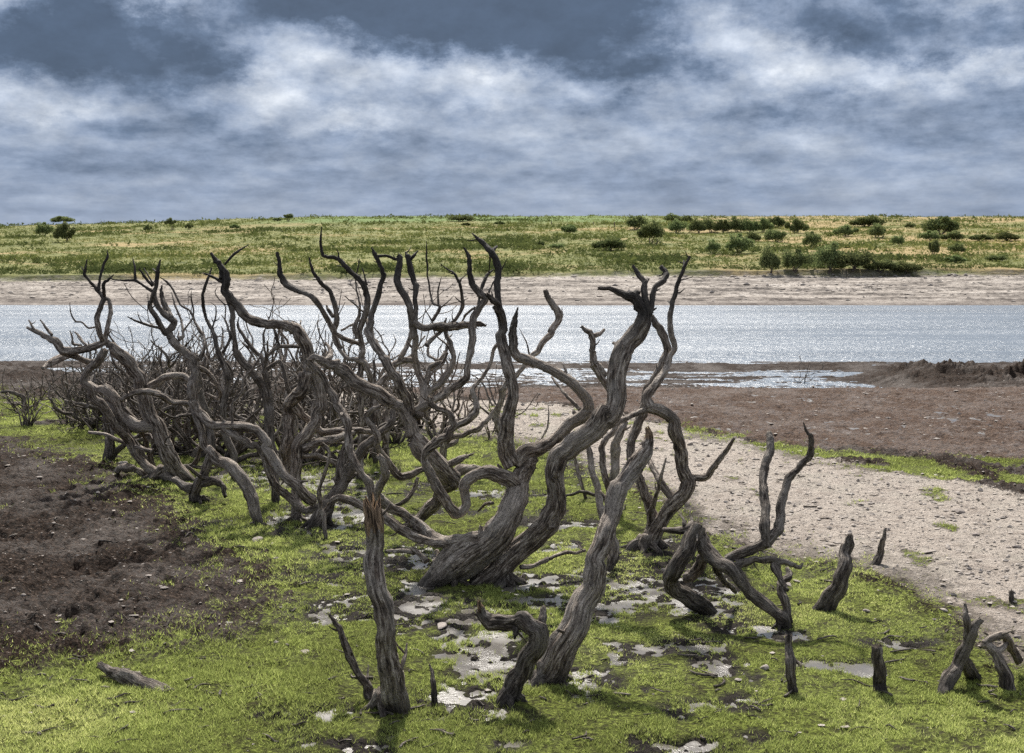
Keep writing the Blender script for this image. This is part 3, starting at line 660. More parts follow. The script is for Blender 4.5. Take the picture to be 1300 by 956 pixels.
 ('branch',0.1,[265.9,351,1.9,272.2,353.3,1.9,278.4,356.8,1.3]),
 ('branch',0.1,[265.1,349.4,1.3,258,347.8,0.9,247.8,343.9,0.5]),
]),
('stemsB', 305, 610, [
 ('trunk',0.3,[297.3,596.9,9.4,284.7,549.8,11,283.1,518.4,9.7,287.8,494.9,9.4,292.5,471.4,6.9,281.6,452.5,5.6,292.5,428.6,4.1,287.5,409.8,3.1,281.6,400.4,1.3]),
 ('branch',0.1,[285.5,408.2,1.9,286.3,389.4,1.9,276.9,378.4,1.9,272.9,370.6,1.3,276.1,364,0.6]),
]),
('stemsC', 345, 640, [
 ('trunk',0.3,[350.6,643.9,12.5,344.3,565.5,12.5,341.2,527.8,14.1,338,494.9,14.1,322.4,476.1,12.5,308.2,460.4,11,300.4,449,9.7,297.6,433.3,7.2,294.9,409.8,7.2,292.5,387.8,6.9,287.8,376.9,5.6]),
 ('branch',0.3,[339.6,493.3,7.8,333.3,455.7,6.3,325.5,447.5,5.6,314.5,434.9,5.3,302,415.3,4.4,302.9,402.7,1.3]),
 ('branch',0.3,[334.9,474.5,6.3,338,449.4,4.7,336.5,445.9,3.1,334.1,425.5,3.1,337.7,415.3,2.4,342,403.5,1.9,345.9,388.6,0.9]),
 ('branch',0.2,[341.2,450.6,2.8,352.9,440.4,5.3,366.3,439.6,6,382,439.6,5.6]),
 ('branch',0,[353.7,439.6,4.7,350.6,425.5,4.7,347.8,416.9,3.8]),
 ('branch',-0.1,[336.5,469.8,4.7,347.5,462,5.3,356.9,458.8,4.4,363.1,483.9,5.6,366.3,498,6.3]),
]),
('serpent', 377, 662, [
 ('trunk',-0.05,[376.9,663.1,18.3,376.2,655.5,14.7,375.7,625,14.7,375.7,586.9,15.2,378.2,566.6,15.7,388.4,553.9,16.2,399.8,538.7,16.2,407.9,517.1,16.2,406.9,490.5,16.8,399.8,465.1,17.8,395.2,473.1,19.8,391.2,457.9,16.8,387.1,437.6,15.7,376.9,419.8,15.2,356.6,412.2,13.2,333.8,410.9,12.7,313.5,404.6,13.2,298.2,386.8,13.2,286,369,12.7,287.1,348.7,10.7,278.4,336,8.6,267.8,321.5,3.6]),
 ('branch',0.1,[284.3,358.9,6.6,270.3,351.2,3.6,257.6,346.2,1.5]),
 ('branch',0.1,[285.5,335.5,3.6,298.2,322,3.6,315.5,310.6,1.5]),
 ('branch',0.05,[281,353.8,7.6,281,343.6,5.1,277.9,336,3.6]),
 ('branch',0.4,[389.4,473.4,18.8,386.3,490.6,17.3,380,500,17.3,378.8,499.6,18,367.8,512.2,17.3,365.5,534.1,16.5,364.7,559.2,16.5,363.9,589,16.5,363.1,591.4,15.7,366.3,607.1,12.5]),
 ('branch',0.3,[374.1,513.7,12.5,383.5,526.3,12.5,394.5,535.7,12.5,407.4,547.6,11.7,432.8,548.3,10.7,453.1,546.8,10.2,473.4,547.6,8.6]),
 ('branch',0.3,[384.6,571.7,12.7,402.3,561.5,11.2,427.7,556.5,10.2,448,548.9,7.6]),
 ('branch',0.1,[383.3,579.3,6.6,402.3,578.1,6.6,417.6,584.4,5.6,427.7,592,3.6]),
]),
('bulky', 400, 672, [
 ('trunk',0.4,[389.4,675.5,9.4,400.4,666.1,22,416.1,645.7,18.8,431.8,619,18,447.5,592.4,16.5,464.7,567.3,14.9,496.1,537.7,11,499.3,520.4,7.8]),
 ('branch',0.3,[431.8,619,12.5,431.8,589.2,11,438,568.8,9.4]),
 ('branch',-0.1,[411.4,644.1,9.4,395.7,659.8,6.3,380,672.4,4.7]),
 ('branch',-0.1,[416.1,650.4,11,417.6,662.9,7.8,427.1,671.6,3.8]),
 ('branch',0.2,[431.8,623.7,7.8,445.9,606.5,7.8,453.7,598.6,6.9]),
 ('branch',0.2,[386.3,575.1,7.8,398.8,562.5,9.4,416.1,557.8,11,433.3,556.3,11]),
 ('branch',0.2,[383.1,579.8,5.6,398.8,579,6.3,414.5,582.9,6.3,428.6,586.1,5.3]),
]),
('long', 522, 672, [
 ('trunk',-0.25,[518,671.6,14.1,533.7,658.2,15.4,557.3,634.7,17.6,574.5,612.7,19.6,574.9,610.4,26.4,555.2,588.5,24.6,537.6,569.8,24.6,524.4,554.4,24.6,526,558.1,20.4,521.6,536.1,20.4,510.3,520.4,18.5,489.9,507.1,17.6,466.3,493.8,17.3,442.8,478.1,16.3,419.2,461.6,14.1,398.8,453.3,8.2,389.4,457.7,4.7]),
 ('branch',0.15,[568.4,590.7,11.9,581.5,584.1,10.1,601.3,575.9,2.2]),
 ('branch',0.4,[572.7,607.1,13.2,585.9,597.3,13.2,605.7,595.1,9.7,610.1,594,4.4]),
 ('branch',0.3,[519.7,526.7,14.1,519.7,509.5,12.9,512.6,496.9,14.1,502.4,479.6,13.5,488.3,459.2,12.6,474.2,437.3,11.9,466,421.6,11,469.5,415,10.4,474.2,393,8.2,480.4,374.2,8.2,487,350.6,7.2,482,334.9,5.6,476,322.4,5.3,471.5,314.2,1.6]),
 ('branch',0.1,[478.1,325.5,4.1,489.9,324.4,3.5,500.8,328.7,4.4,505.5,328.7,5.6]),
 ('branch',0.35,[530.7,529.9,14.1,537.7,507.9,13.2,536.9,489.1,11.3,530.7,471.8,10.4,526,451.4,9.4,527.5,427.8,8.8,526,427.5,9.1,523.1,413.4,10.4,520.9,396.1,10.4,513.4,374.2,10.4,504.3,356.9,9.4,505.5,342.8,9.4,507.4,327.1,9.1,505.5,324.7,6.3]),
 ('branch',0.3,[523.6,410.3,9.4,538.5,416.5,10,560,413.4,9.4,552.6,415.8,11.3,571.4,414.7,11.6,591.8,413.1,10.7,607.5,411.5,8.8,616.9,413.4,3.8]),
 ('branch',0.4,[526.7,413.4,6.3,527.5,393,6.6,527.8,367.9,8.2,521.2,342.8,8.8,518.1,327.1,7.8,514.7,320.5,2.5]),
 ('branch',0.05,[519.7,330.2,5.3,525.2,324.7,4.1,530.7,318.1,1.3]),
 ('branch',0.3,[416.1,459.2,9.4,420.8,446.7,7.2,413.7,435.7,3.8]),
 ('branch',0.3,[527.5,522,12.6,546.4,512.6,11.9,552.6,507.1,11,571.4,493.8,11,592.6,478.4,10.4,594.1,459.2,9.4,599.6,427.8,10,601.5,404,9.4,610.6,389.9,9.4,616.1,378.9,9.4,609.1,372.6,10.4,600.4,361.6,9.4,596.5,345.9,7.2,595.7,327.1,6.3,589.4,314.8,2.8]),
 ('branch',0.2,[607.5,393,3.8,609.1,374.2,4.1,613.8,358.5,5.3,618.5,349.1,4.7,626.3,342,1.6]),
 ('branch',0.1,[620,372.6,3.1,625.5,360,2.5,634.2,347.5,2.5,643.6,328.7,1.1]),
 ('branch',0.2,[602.8,389.9,3.1,591.8,399.3,3.5,587.1,407.1,2.8]),
 ('branch',-0.2,[389.4,457.7,7.8,403.5,470.2,9.4,416.1,493.8,10.4,430.2,517.3,11,440.4,536.1,12.2,442.8,561.2,11.3,444.3,573.5,11,453.7,592.4,11,467.8,612.7,11.9,472.5,631.6,12.5,471.8,647.3,11,474.1,659.8,7.8]),
 ('branch',-0.3,[536.9,596.3,7.8,521.2,603.3,11,508.6,604.9,11.9,497.6,592.4,11,486.7,579.8,10.4,478,565.7,9.4,480.4,556.5,9.4,472.6,542.4,8.5,463.5,529.9,6.9,469.5,521.2,7.5,482,515.7,6.3]),
 ('branch',0.2,[540.1,485.9,7.8,546.4,463.9,4.7,560,459.2,5.6,543.1,471.8,6.3,555.7,460.8,5.6,565.1,448.2,5,568.2,435.7,3.5]),
 ('branch',0.1,[541.6,487.5,4.1,546.3,476.5,4.1,560.4,462.4,4.7,568.2,448.2,4.1]),
 ('branch',0.2,[540,501.6,6.3,546.3,495.3,7.8,558.8,487.5,8.2,571.4,471.8,7.8,576.4,453,6.6,571.4,435.7,6.3,565.1,420,6.6,563.5,413.4,5.6,566.7,404,2.2]),
 ('branch',0.1,[574.5,451.4,3.5,566.7,437.3,2.8,552.6,424.7,2.2,549.4,410.3,2.5,540,393,1.6]),
 ('branch',0.2,[549.4,407.1,4.7,558.8,389.9,5,549.4,384.4,3.8,546.4,374.2,3.1,542.4,350.6,2.5,541.6,327.1,2.5,541.3,306.4,1.1]),
 ('branch',0.1,[556.5,385.9,2.8,556.2,367.9,2.5,560.4,351.1,0.9]),
 ('branch',0.1,[560.4,389.9,2.2,568.2,383.6,1.6,576.4,374.9,0.8]),
 ('branch',0.2,[541.6,438.8,7.8,549.4,429.4,6.3,577.7,405.5,4.7,587.1,389.9,5.3,583.9,361.6,4.7,576.9,347.5,3.8,568.2,342,2.2,559.1,334.9,0.9]),
 ('branch',0.1,[582.7,356.9,2.2,592.6,347.5,1.3]),
 ('branch',0.1,[555.7,457.7,3.8,547.8,453.7,4.1,543.1,449.8,4.4,543.9,438.8,3.8]),
]),
('backright', 560, 600, [
 ('trunk',0.2,[557.3,600.5,11,563.5,569.1,11,568.2,545.5,10.4,577.7,542.4,9.7,591.8,536.1,10,604.7,522,8.8,602.8,504.7,7.2,599.9,493.8,6.9,612.2,479.6,5.6,623.2,460.8,5.3,627.1,443.5,5.3,634.2,434.1,5.3]),
 ('branch',0.3,[566.7,561.2,7.8,574.5,555,7.8,587.1,553.1,7.8,607.5,544,7.8,621.6,529.9,6.6,628.2,518.9,4.1]),
 ('branch',0.1,[625.5,515.7,2.8,620,504.7,2.8,615.3,490.6,2.8,607.5,481.2,2.2,598.9,475.7,1.6]),
 ('branch',0.2,[563.5,569.1,6.3,577.7,561.2,7.8,580.8,555,6.9]),
]),
('backstem', 640, 570, [
 ('trunk',0.2,[640.4,576.9,9.4,634.2,545.5,9.7,631,529.9,9.4,637.3,507.9,8.8,643.6,485.9,7.8,656.1,474.9,6.9,670.3,455.3,8.5,689.1,434.9,9.1,700.1,423.1,9.1,698.5,419.7,9.4,708.7,405.5,9.7,706.4,393,9.4,696.9,380.4,9.4,692.5,370.2,6.9]),
 ('branch',0.1,[710.3,405.5,4.7,713.9,400.8,3.1,713.3,389.9,0.9]),
 ('branch',0.2,[672.6,451.4,2.8,668.7,435.7,2.2,659.3,416.9,0.9]),
]),
('upright', 455, 610, [
 ('trunk',0.2,[456.9,608.3,11,458.5,561.2,10.4,458.5,536.1,9.4,458.5,507.9,8.8,456.9,479.6,8.2,458.5,459.2,8.2,460,438.8,7.5,456.9,423.1,7.2,458.5,415,7.2,464.7,399.3,7.8,466.6,380.4,8.2,460.4,361.6,7.8,446.7,345.9,7.1,433.4,331.8,6.3,425.5,327.1,5.3,410.6,324.7,4.4,407,308.2,3.8,408.2,288.6,1.6]),
 ('branch',0.1,[436.5,338.9,1.9,427.9,337,0.8]),
 ('branch',0.1,[465.5,361.6,3.5,463.2,352.2,2.5,460,340.4,1.6]),
 ('branch',0.2,[455.3,429.4,9.4,450.6,415,6.9,456.1,400.8,4.7,456.9,386.7,3.1,451.4,358.5,2.2,453,345.9,2.2,455.3,336.5,1.9,456.1,328.7,1.3]),
 ('branch',0.05,[455.3,334.1,1.3,453.4,327.1,0.6]),
 ('branch',0.2,[471,427.5,9.4,470.2,415,8.8,465.5,405.5,6.3]),
 ('branch',-0.2,[464,398.5,2.8,450.6,386.7,2.5,437.8,376,1.3]),
 ('branch',0.2,[461.6,507.9,6.3,469.5,479.6,9.4,463.2,462.4,7.8,455.3,457.7,7.2,439.6,453.7,5.3,427.1,435.7,5.6,423.9,423.1,6.3,427.9,408.7,7.5,424.3,386.7,7.2,419.2,369.5,6.3,408.2,360,5.6,397.6,344.3,4.7,392.2,327.1,2.2]),
 ('branch',0.2,[431.8,443.5,6.3,427.1,429.4,6.3,422.4,416.5,9.1,416.1,407.1,7.8,406.7,389.9,7.8,395.7,375.7,7.8,380,369.5,6.9,364.2,361.4,9.1,355.6,348.7,8.1,352.1,320.8,5.1]),
 ('branch',0.1,[422.4,402.4,5.3,417.7,394.6,5.3,414.8,388.3,3.1]),
 ('branch',0.1,[432.6,419.7,3.1,447.5,412.1,3.1,458.5,405.5,2.8]),
 ('branch',0.1,[428.7,402.4,1.9,438.1,383.6,0.9]),
 ('branch',0.1,[429.9,394.6,1.6,434.1,367.9,0.9]),
 ('branch',0.2,[427.1,424.7,5.6,439.6,431.3,6.3,456.9,437.6,6.6]),
]),
('palestub', 480, 590, [
 ('trunk',0.2,[480.4,600.5,7.8,477.3,561.2,7.8,474.2,514.2,6.3,474.2,484.3,5.6,474.2,457.7,3.8]),
]),
('mid', 500, 590, [
 ('trunk',0.2,[489.9,592.6,9.4,489.9,569.1,10.4,489.9,542.4,9.4,491.4,522,7.8]),
 ('branch',0.3,[489.9,561.2,9.4,480.4,490.6,7.8,493,473.4,6.9,500.1,462.4,9.1,511.8,456.9,9.4,526,456.9,8.5]),
 ('branch',0.2,[505.5,462.4,5.3,513.4,446.7,7.2,519.7,432.6,7.2,522,420,6.3]),
 ('branch',0.1,[489.9,456.1,1.3,502.4,434.1,1.9,499.6,424.4,0.8]),
]),
('thinfront', 418, 686, [
 ('trunk',-0.1,[416.1,689.6,4.7,412.2,666.1,6.9,407,644.1,6.3,405.1,625.3,6.6,411.4,603.3,5.6,416.9,584.5,4.4,417.6,570.4,3.5,409.8,562.5,2.2]),
]),
('saplingtwo', 640, 590, [
 ('trunk',0.1,[684.4,562.8,2.2,694.6,544,2.8,696.6,526.7,2.2,695.7,514.2,0.8]),
]),
('bowed', 515, 645, [
 ('trunk',0.1,[480.4,652,6.3,489.8,645.7,6.3,503.9,641,6.3,516.5,633.1,6.3,526.7,620.6,6.3,529.8,606.5,5.3]),
])]
# ---------------------------------------------------------------- branch geometry
def resample(P, Rr, step):
    n = len(P)
    if n == 2:
        P = np.array([P[0], (P[0] + P[1]) / 2, P[1]]); Rr = np.array([Rr[0], (Rr[0] + Rr[1]) / 2, Rr[1]]); n = 3
    Q = np.vstack([2 * P[0] - P[1], P, 2 * P[-1] - P[-2]]); QR = np.concatenate([[Rr[0]], Rr, [Rr[-1]]])
    out = []; outr = []
    for i in range(1, n):
        L = np.linalg.norm(Q[i + 1] - Q[i]); st = step if np.isscalar(step) else step
        k = max(2, int(L / max(0.008, st)))
        t = np.linspace(0, 1, k, endpoint=False)[:, None]
        a, b, c, d = Q[i - 1], Q[i], Q[i + 1], Q[i + 2]
        out.append(0.5 * (2 * b + (c - a) * t + (2 * a - 5 * b + 4 * c - d) * t ** 2 + (3 * b - a - 3 * c + d) * t ** 3))
        tt = t[:, 0]; sm = tt * tt * (3 - 2 * tt)
        out[-1] = out[-1] * .68 + (b + (c - b) * t) * .32
        outr.append(QR[i] + (QR[i + 1] - QR[i]) * sm)
    out.append(P[-1:]); outr.append(Rr[-1:])
    return np.vstack(out), np.concatenate(outr)
def tube(P, Rr, sides, step, seed, rough=1.0, jag=True, split=0.0, darktop=True, origin=(0, 0, 0)):
    P, Rr = resample(np.asarray(P, float), np.asarray(Rr, float), step)
    n = len(P)
    T = np.gradient(P, axis=0); T /= np.linalg.norm(T, axis=1)[:, None] + 1e-9
    s = np.concatenate([[0], np.cumsum(np.linalg.norm(np.diff(P, axis=0), axis=1))])
    Nn = np.zeros_like(P); v = np.cross(T[0], (0.3, 0.9, 0.2)); v /= np.linalg.norm(v); Nn[0] = v
    for i in range(1, n):
        v = Nn[i - 1] - T[i] * np.dot(Nn[i - 1], T[i]); Nn[i] = v / (np.linalg.norm(v) + 1e-9)
    Bn = np.cross(T, Nn)
    ph = np.linspace(0, 2 * np.pi, sides, endpoint=False)
    A = ph[None, :] + (s[:, None] * 1.1 + seed)          # slow twist of the grain
    r = Rr[:, None]
    ca, sa = np.cos(ph)[None, :] + 0 * s[:, None], np.sin(ph)[None, :] + 0 * s[:, None]
    S = s[:, None] + 0 * ph[None, :]
    rb = np.maximum(r, .008)
    q = fbm(ca * 1.7 + seed, sa * 1.7, S / rb * 0.16 + seed, 3, .6)            # long ridges in proportion to the limb
    q2 = fbm(ca * 4.2 + seed, sa * 4.2 + 3, S / rb * 0.30, 2, .6)
    lump = fbm(ca * .8 + 9, sa * .8 + seed, S / rb * 0.55, 3, .55)
    q3 = 1 - 2 * np.abs(fbm(ca * 2.6 + seed, sa * 2.6, S / rb * 0.10 + 3, 3, .6))
    rr = r * (1 + rough * (0.22 * q + 0.14 * q2 + 0.26 * lump + 0.10 * q3))
    wig = rough * np.where(Rr > .06, .20, .42) * Rr
    C = P + (Nn * (fbm(s / (Rr + .01) * .35, seed, 1, 2) * wig)[:, None]) + (Bn * (fbm(s / (Rr + .01) * .35, seed, 9, 2) * wig)[:, None])
    V = C[:, None, :] + (ca * rr)[:, :, None] * Nn[:, None, :] + (sa * rr)[:, :, None] * Bn[:, None, :]
    if jag:   # splintered end
        for back, amt in (((1, 1.0), (2, .5)) if not split else ((1, 2.6), (2, 2.1), (3, 1.5), (4, .9), (5, .4))):
            j = n - back
            if j > 2:
                V[j] += T[j] * (Rr[-1] * 1.3 * amt * np.abs(vnoise(np.cos(ph) * 3 + seed, np.sin(ph) * 3, seed)))[:, None]
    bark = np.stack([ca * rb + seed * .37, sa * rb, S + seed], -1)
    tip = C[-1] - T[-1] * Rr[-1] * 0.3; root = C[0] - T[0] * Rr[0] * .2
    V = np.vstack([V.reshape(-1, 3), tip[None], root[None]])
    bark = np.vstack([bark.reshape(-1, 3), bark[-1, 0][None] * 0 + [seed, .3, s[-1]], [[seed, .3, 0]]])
    i = np.arange(n - 1)[:, None] * sides; j = np.arange(sides)[None, :]; jn = (j + 1) % sides
    Fq = np.stack([i + j, i + jn, i + sides + jn, i + sides + j], -1).reshape(-1, 4)
    b0 = (n - 1) * sides; t_ = n * sides
    j = np.arange(sides); jn = (j + 1) % sides
    Ft = np.concatenate([np.stack([b0 + j, b0 + jn, np.full(sides, t_)], 1), np.stack([jn, j, np.full(sides, t_ + 1)], 1)])
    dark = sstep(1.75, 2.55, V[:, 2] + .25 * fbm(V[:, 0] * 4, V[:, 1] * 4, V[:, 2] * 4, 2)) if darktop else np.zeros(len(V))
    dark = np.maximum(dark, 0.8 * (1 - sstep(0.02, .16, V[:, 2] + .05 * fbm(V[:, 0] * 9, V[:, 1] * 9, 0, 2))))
    sp = np.zeros(len(V))
    if split > 0:
        sv = np.concatenate([np.repeat(s, sides), [s[-1], 0]])
        sp = (sv > s[-1] - split * (1 + .8 * fbm(V[:, 0] * 30, V[:, 1] * 30, V[:, 2] * 6, 2))).astype(float)
    return V - np.array(origin), [Fq, Ft], dict(bark=bark, dark=dark, split=sp)
def join(parts):
    Vs = []; Q = []; Tt = []; at = {}; o = 0
    for V, (q, t_), a in parts:
        Vs.append(V); Q.append(q + o); Tt.append(t_ + o); o += len(V)
        for k, v in a.items(): at.setdefault(k, []).append(v)
    return np.vstack(Vs), [np.vstack(Q), np.vstack(Tt)], {k: np.concatenate(v) for k, v in at.items()}

# what each traced tree is: object name, category, label, bark, split wood length
INFO = {
'heart': ('dead_tree','dead tree','big bare grey tree in the middle whose low limb loops round in a heart-like curl',M_bark,0),
'leaning': ('dead_tree','dead tree','thick S-shaped bare tree leaning right beside the curled trunk, forked over the lake',M_bark,0),
'slender': ('dead_tree','dead tree','slender double-stemmed bare tree right of the S-shaped one, tall curved stem above the lake',M_bark,0),
'forked': ('dead_tree','dead tree','narrow bare stem on a pointed broken root just behind the leaning foreground pole',M_bark,0),
'rear': ('dead_tree','dead tree','bare two-stemmed tree behind the S-shaped leaning one, its short Y fork standing against the lake',M_bark,0),
'sapling': ('dead_sapling','dead sapling','thin bare stick standing on pale sand between the S-shaped tree and the leaning pole',M_bark,0),
'fallen': ('fallen_branch','fallen branch','long thin bare branch lying arched on the grass behind the big S-shaped trunk',M_bark2,0),
'pole': ('leaning_pole','dead trunk','thick foreground trunk leaning right with a ragged broken top',M_bark,.05),
'post': ('tree_post','dead trunk','upright foreground trunk with a splintered brown broken top',M_bark,.11),
'snag': ('tree_snag','snag','thin dark crooked snag left of the upright splintered trunk',M_bark2,0),
'peg': ('wood_peg','stump','small dark pointed peg of wood right of the upright splintered trunk',M_bark2,0),
'hook': ('hooked_stump','stump','dark hook-shaped stump curling left with a fresh orange break at its tip',M_bark2,.05),
'crouch': ('dead_tree','dead tree','low sprawling dark tree standing on bent elbow limbs on the right of the grass',M_bark2,0),
'curvedstump': ('curved_stump','stump','curved dark stump leaning right at the edge of the grass and sand',M_bark2,0),
'smallstump': ('pointed_stump','stump','small pointed dark stump on the pale sand',M_bark2,0),
'stake': ('wood_stake','stump','',M_bark2,0),
'vstump': ('forked_stump','stump','dark crossing V-shaped stump at the lower right',M_bark2,0),
'knot': ('root_knot','root','knotted pale grey root arching at the lower right edge',M_bark,0),
'low': ('dead_tree','dead tree','leftmost large bare tree, one heavy limb sweeping left over the lake',M_bark,0),
'driftend': ('driftwood','driftwood','short knobbed piece of driftwood on the mud edge by the leftmost large tree',M_bark,0),
'arching': ('dead_tree','dead tree','dark bare tree with fallen roots just right of the leftmost large tree',M_bark2,0),
'central': ('dead_tree','dead tree','twisted bare tree left of centre whose forked black tops reach over the far beach',M_bark,0),
'stemsA': ('dead_tree','dead tree','thin many-forked bare tree between the twisted left tree and the serpentine one',M_bark2,0),
'stemsB': ('dead_tree','dead tree','thin bare tree in the tangle with a fine twiggy top below the serpentine limb',M_bark2,0),
'stemsC': ('dead_tree','dead tree','straight-stemmed bare tree rising behind the serpentine limb',M_bark2,0),
'serpent': ('dead_tree','dead tree','bare tree whose long serpentine limb climbs left to a pale forked head',M_bark,0),
'bulky': ('dead_tree','dead tree','stout dark trunk flaring into roots in the shallow water left of the upright post',M_bark2,0),
'long': ('dead_tree','dead tree','large bare tree behind the upright post with a thick diagonal limb and many rising arms',M_bark,0),
'backright': ('dead_tree','dead tree','small crooked bare tree on the sand behind the heart-like curl',M_bark,0),
'backstem': ('dead_tree','dead tree','bare stem behind the tallest trunk, leaning right to a blunt club end over the lake',M_bark,0),
'upright': ('dead_tree','dead tree','bare tree in the middle of the tangle with the highest thin hooked black tip',M_bark,0),
'palestub': ('bare_stem','dead trunk','short blunt bare stem standing in the middle of the tangle',M_bark2,0),
'mid': ('dead_tree','dead tree','small bare tree with one rounded elbow limb in front of the brown mud',M_bark,0),
'thinfront': ('bare_stem','dead trunk','thin wavy bare stem standing in shallow water left of the upright splintered trunk',M_bark,0),
'saplingtwo': ('dead_sapling','dead sapling','tiny upright twig on pale sand behind the tallest middle trunk',M_bark,0),
'bowed': ('fallen_branch','fallen branch','thin bowed branch curving up from the grass behind the upright post',M_bark,0),
}
EXTRA = {('stake',1005): 'straight dark stake at the bottom edge below the low sprawling tree',
         ('stake',1117): 'thick straight dark stake at the bottom edge left of the V-shaped stump',
         ('peg',1284): 'small round-topped peg standing on the sand at the right edge',
         ('peg',548): 'small dark pointed peg of wood right of the upright splintered trunk'}
for key, bx, by, branches in TREES:
    name, cat, label, mat, split = INFO[key]
    label = EXTRA.get((key, int(bx)), label)
    if key == 'stake' or key == 'peg': cat = 'stump'
    X0, D0, G0 = hit(bx, by)
    G0 = float(fine_z(X0, D0)[0])
    pool = []          # (px, py, depth)
    parts = []
    for bi, (nm, dz, flat_) in enumerate(branches):
        A = np.array(flat_, float).reshape(-1, 3)
        A[:, 2] *= .82 if A[:, 2].max() < 26 else .88
        rk = np.random.default_rng(int(bx) + bi * 31); B2 = [A[0]]      # knots and small kinks between the measured points
        for q in range(1, len(A)):
            sg = A[q, :2] - A[q - 1, :2]; ls = np.hypot(*sg)
            if ls > 22:
                m_ = (A[q] + A[q - 1]) / 2; m_[:2] += np.array([-sg[1], sg[0]]) * rk.normal(0, .045); m_[2] *= rk.uniform(.86, 1.12) if m_[2] < 22 else 1.0; B2.append(m_)
            e_ = A[q].copy(); e_[2] *= rk.uniform(.95, 1.12) if q < len(A) - 1 and e_[2] < 22 else 1; B2.append(e_)
        A = np.array(B2)
        L = np.concatenate([[0], np.cumsum(np.hypot(*np.diff(A[:, :2], axis=0).T))]); t_ = L / max(L[-1], 1)
        if bi == 0:
            d0 = D0
            # carry the trunk into the ground
            a0 = A[0].copy(); v = A[0, :2] - A[1, :2]; v = v / (np.linalg.norm(v) + 1e-6)
            a0[:2] += (v * .5 + np.array([0, .8])) * max(8, A[0, 2] * .5); a0[2] *= 1.1
            A = np.vstack([a0, A]); t_ = np.concatenate([[0], t_])
        else:
            pl = np.array(pool); k = np.argmin(np.hypot(pl[:, 0] - A[0, 0], pl[:, 1] - A[0, 1])); d0 = pl[k, 2]
        wob = fbm(t_ * 2.2 + bi * 3.1, bx * .01, bi, 2) - fbm(bi * 3.1, bx * .01, bi, 2)
        dep = d0 + dz * (t_ ** 1.2) + wob * min(.35, L[-1] / F * D0 * .22)
        P = []; Rr = []
        for (px, py, wd), d in zip(A, dep):
            p, s = world_at(px, py, d); P.append(p); Rr.append(wd / 2 / F * s)
        # densify the pool for attachment
        for q in np.linspace(0, len(A) - 1, len(A) * 5):
            i = int(min(q, len(A) - 2)); f = q - i
            pool.append((A[i, 0] * (1 - f) + A[i + 1, 0] * f, A[i, 1] * (1 - f) + A[i + 1, 1] * f, dep[i] * (1 - f) + dep[i + 1] * f))
        Rr = np.array(Rr)
        if bi: Rr[0] *= 1.12
        wmax = A[:, 2].max(); sides = int(np.clip(wmax * 1.5, 8, 44))
        step = max(.010, np.median(Rr) * .42)
        last = (bi == 0) or key == 'hook'
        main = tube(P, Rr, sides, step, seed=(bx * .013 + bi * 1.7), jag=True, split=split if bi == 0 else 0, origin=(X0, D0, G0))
        pieces = [main]; P = np.array(P)          # short broken twig stubs growing out of the limb's own bark
        rn = np.random.default_rng(int(bx) * 7 + bi)
        for q in range(rn.poisson(L[-1] / 75)):
            i = rn.integers(0, len(P) - 1); f = rn.random(); c = P[i] * (1 - f) + P[i + 1] * f; r_ = Rr[i] * (1 - f) + Rr[i + 1] * f
            if c[2] < .25: continue
            dd = P[i + 1] - P[i]; dd = dd / np.linalg.norm(dd); s_ = rn.normal(0, 1, 3); s_ -= dd * s_.dot(dd); s_ /= np.linalg.norm(s_)
            ln = r_ * .7 + rn.uniform(.02, .09); e = dd * .5 + s_
            r0 = max(.005, r_ * rn.uniform(.18, .38))
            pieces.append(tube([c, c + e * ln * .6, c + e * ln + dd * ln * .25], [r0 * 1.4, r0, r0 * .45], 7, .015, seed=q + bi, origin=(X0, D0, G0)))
        if bi == 0 and A[1, 2] > 11 and key not in ('stake', 'peg', 'fallen', 'driftend', 'snag', 'thinfront', 'curvedstump', 'knot', 'vstump', 'bowed'):      # root flare running out into the ground
            rb_ = Rr[1]
            for q in range(rn.integers(4, 7)):
                an = q * 1.25 + rn.uniform(-.4, .4) + bx; ln = rb_ * (rn.uniform(1.8, 3.0) if key not in ('post', 'hook', 'pole') else rn.uniform(1.3, 1.9)); ux, uy = math.cos(an), math.sin(an)
                gx = lambda f: (X0 + ux * ln * f + rn.normal(0, .1) * rb_, D0 + uy * ln * f + rn.normal(0, .1) * rb_)
                p1, p2, p3 = gx(.35), gx(.75), gx(1.15)
                pieces.append(tube([(X0 + ux * rb_ * .2, D0 + uy * rb_ * .2, G0 + rb_ * 1.1), (*p1, G0 + rb_ * .45), (*p2, G0 + rb_ * .02), (*p3, G0 - rb_ * .5)],
                                   [rb_ * .55, rb_ * .42, rb_ * .28, rb_ * .12], 12, .02, seed=q + bx * .1, jag=False, origin=(X0, D0, G0)))
        parts.append((nm, join(pieces)))
    if len(parts) == 1:
        V, Fc, at = parts[0][1]
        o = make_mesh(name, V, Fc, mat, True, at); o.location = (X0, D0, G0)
    else:
        o = empty(name, (X0, D0, G0))
        for nm, (V, Fc, at) in parts:
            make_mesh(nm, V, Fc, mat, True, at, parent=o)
    tag(o, label, cat)
    if key in ('stake',): o['group'] = 'stakes along the bottom edge'

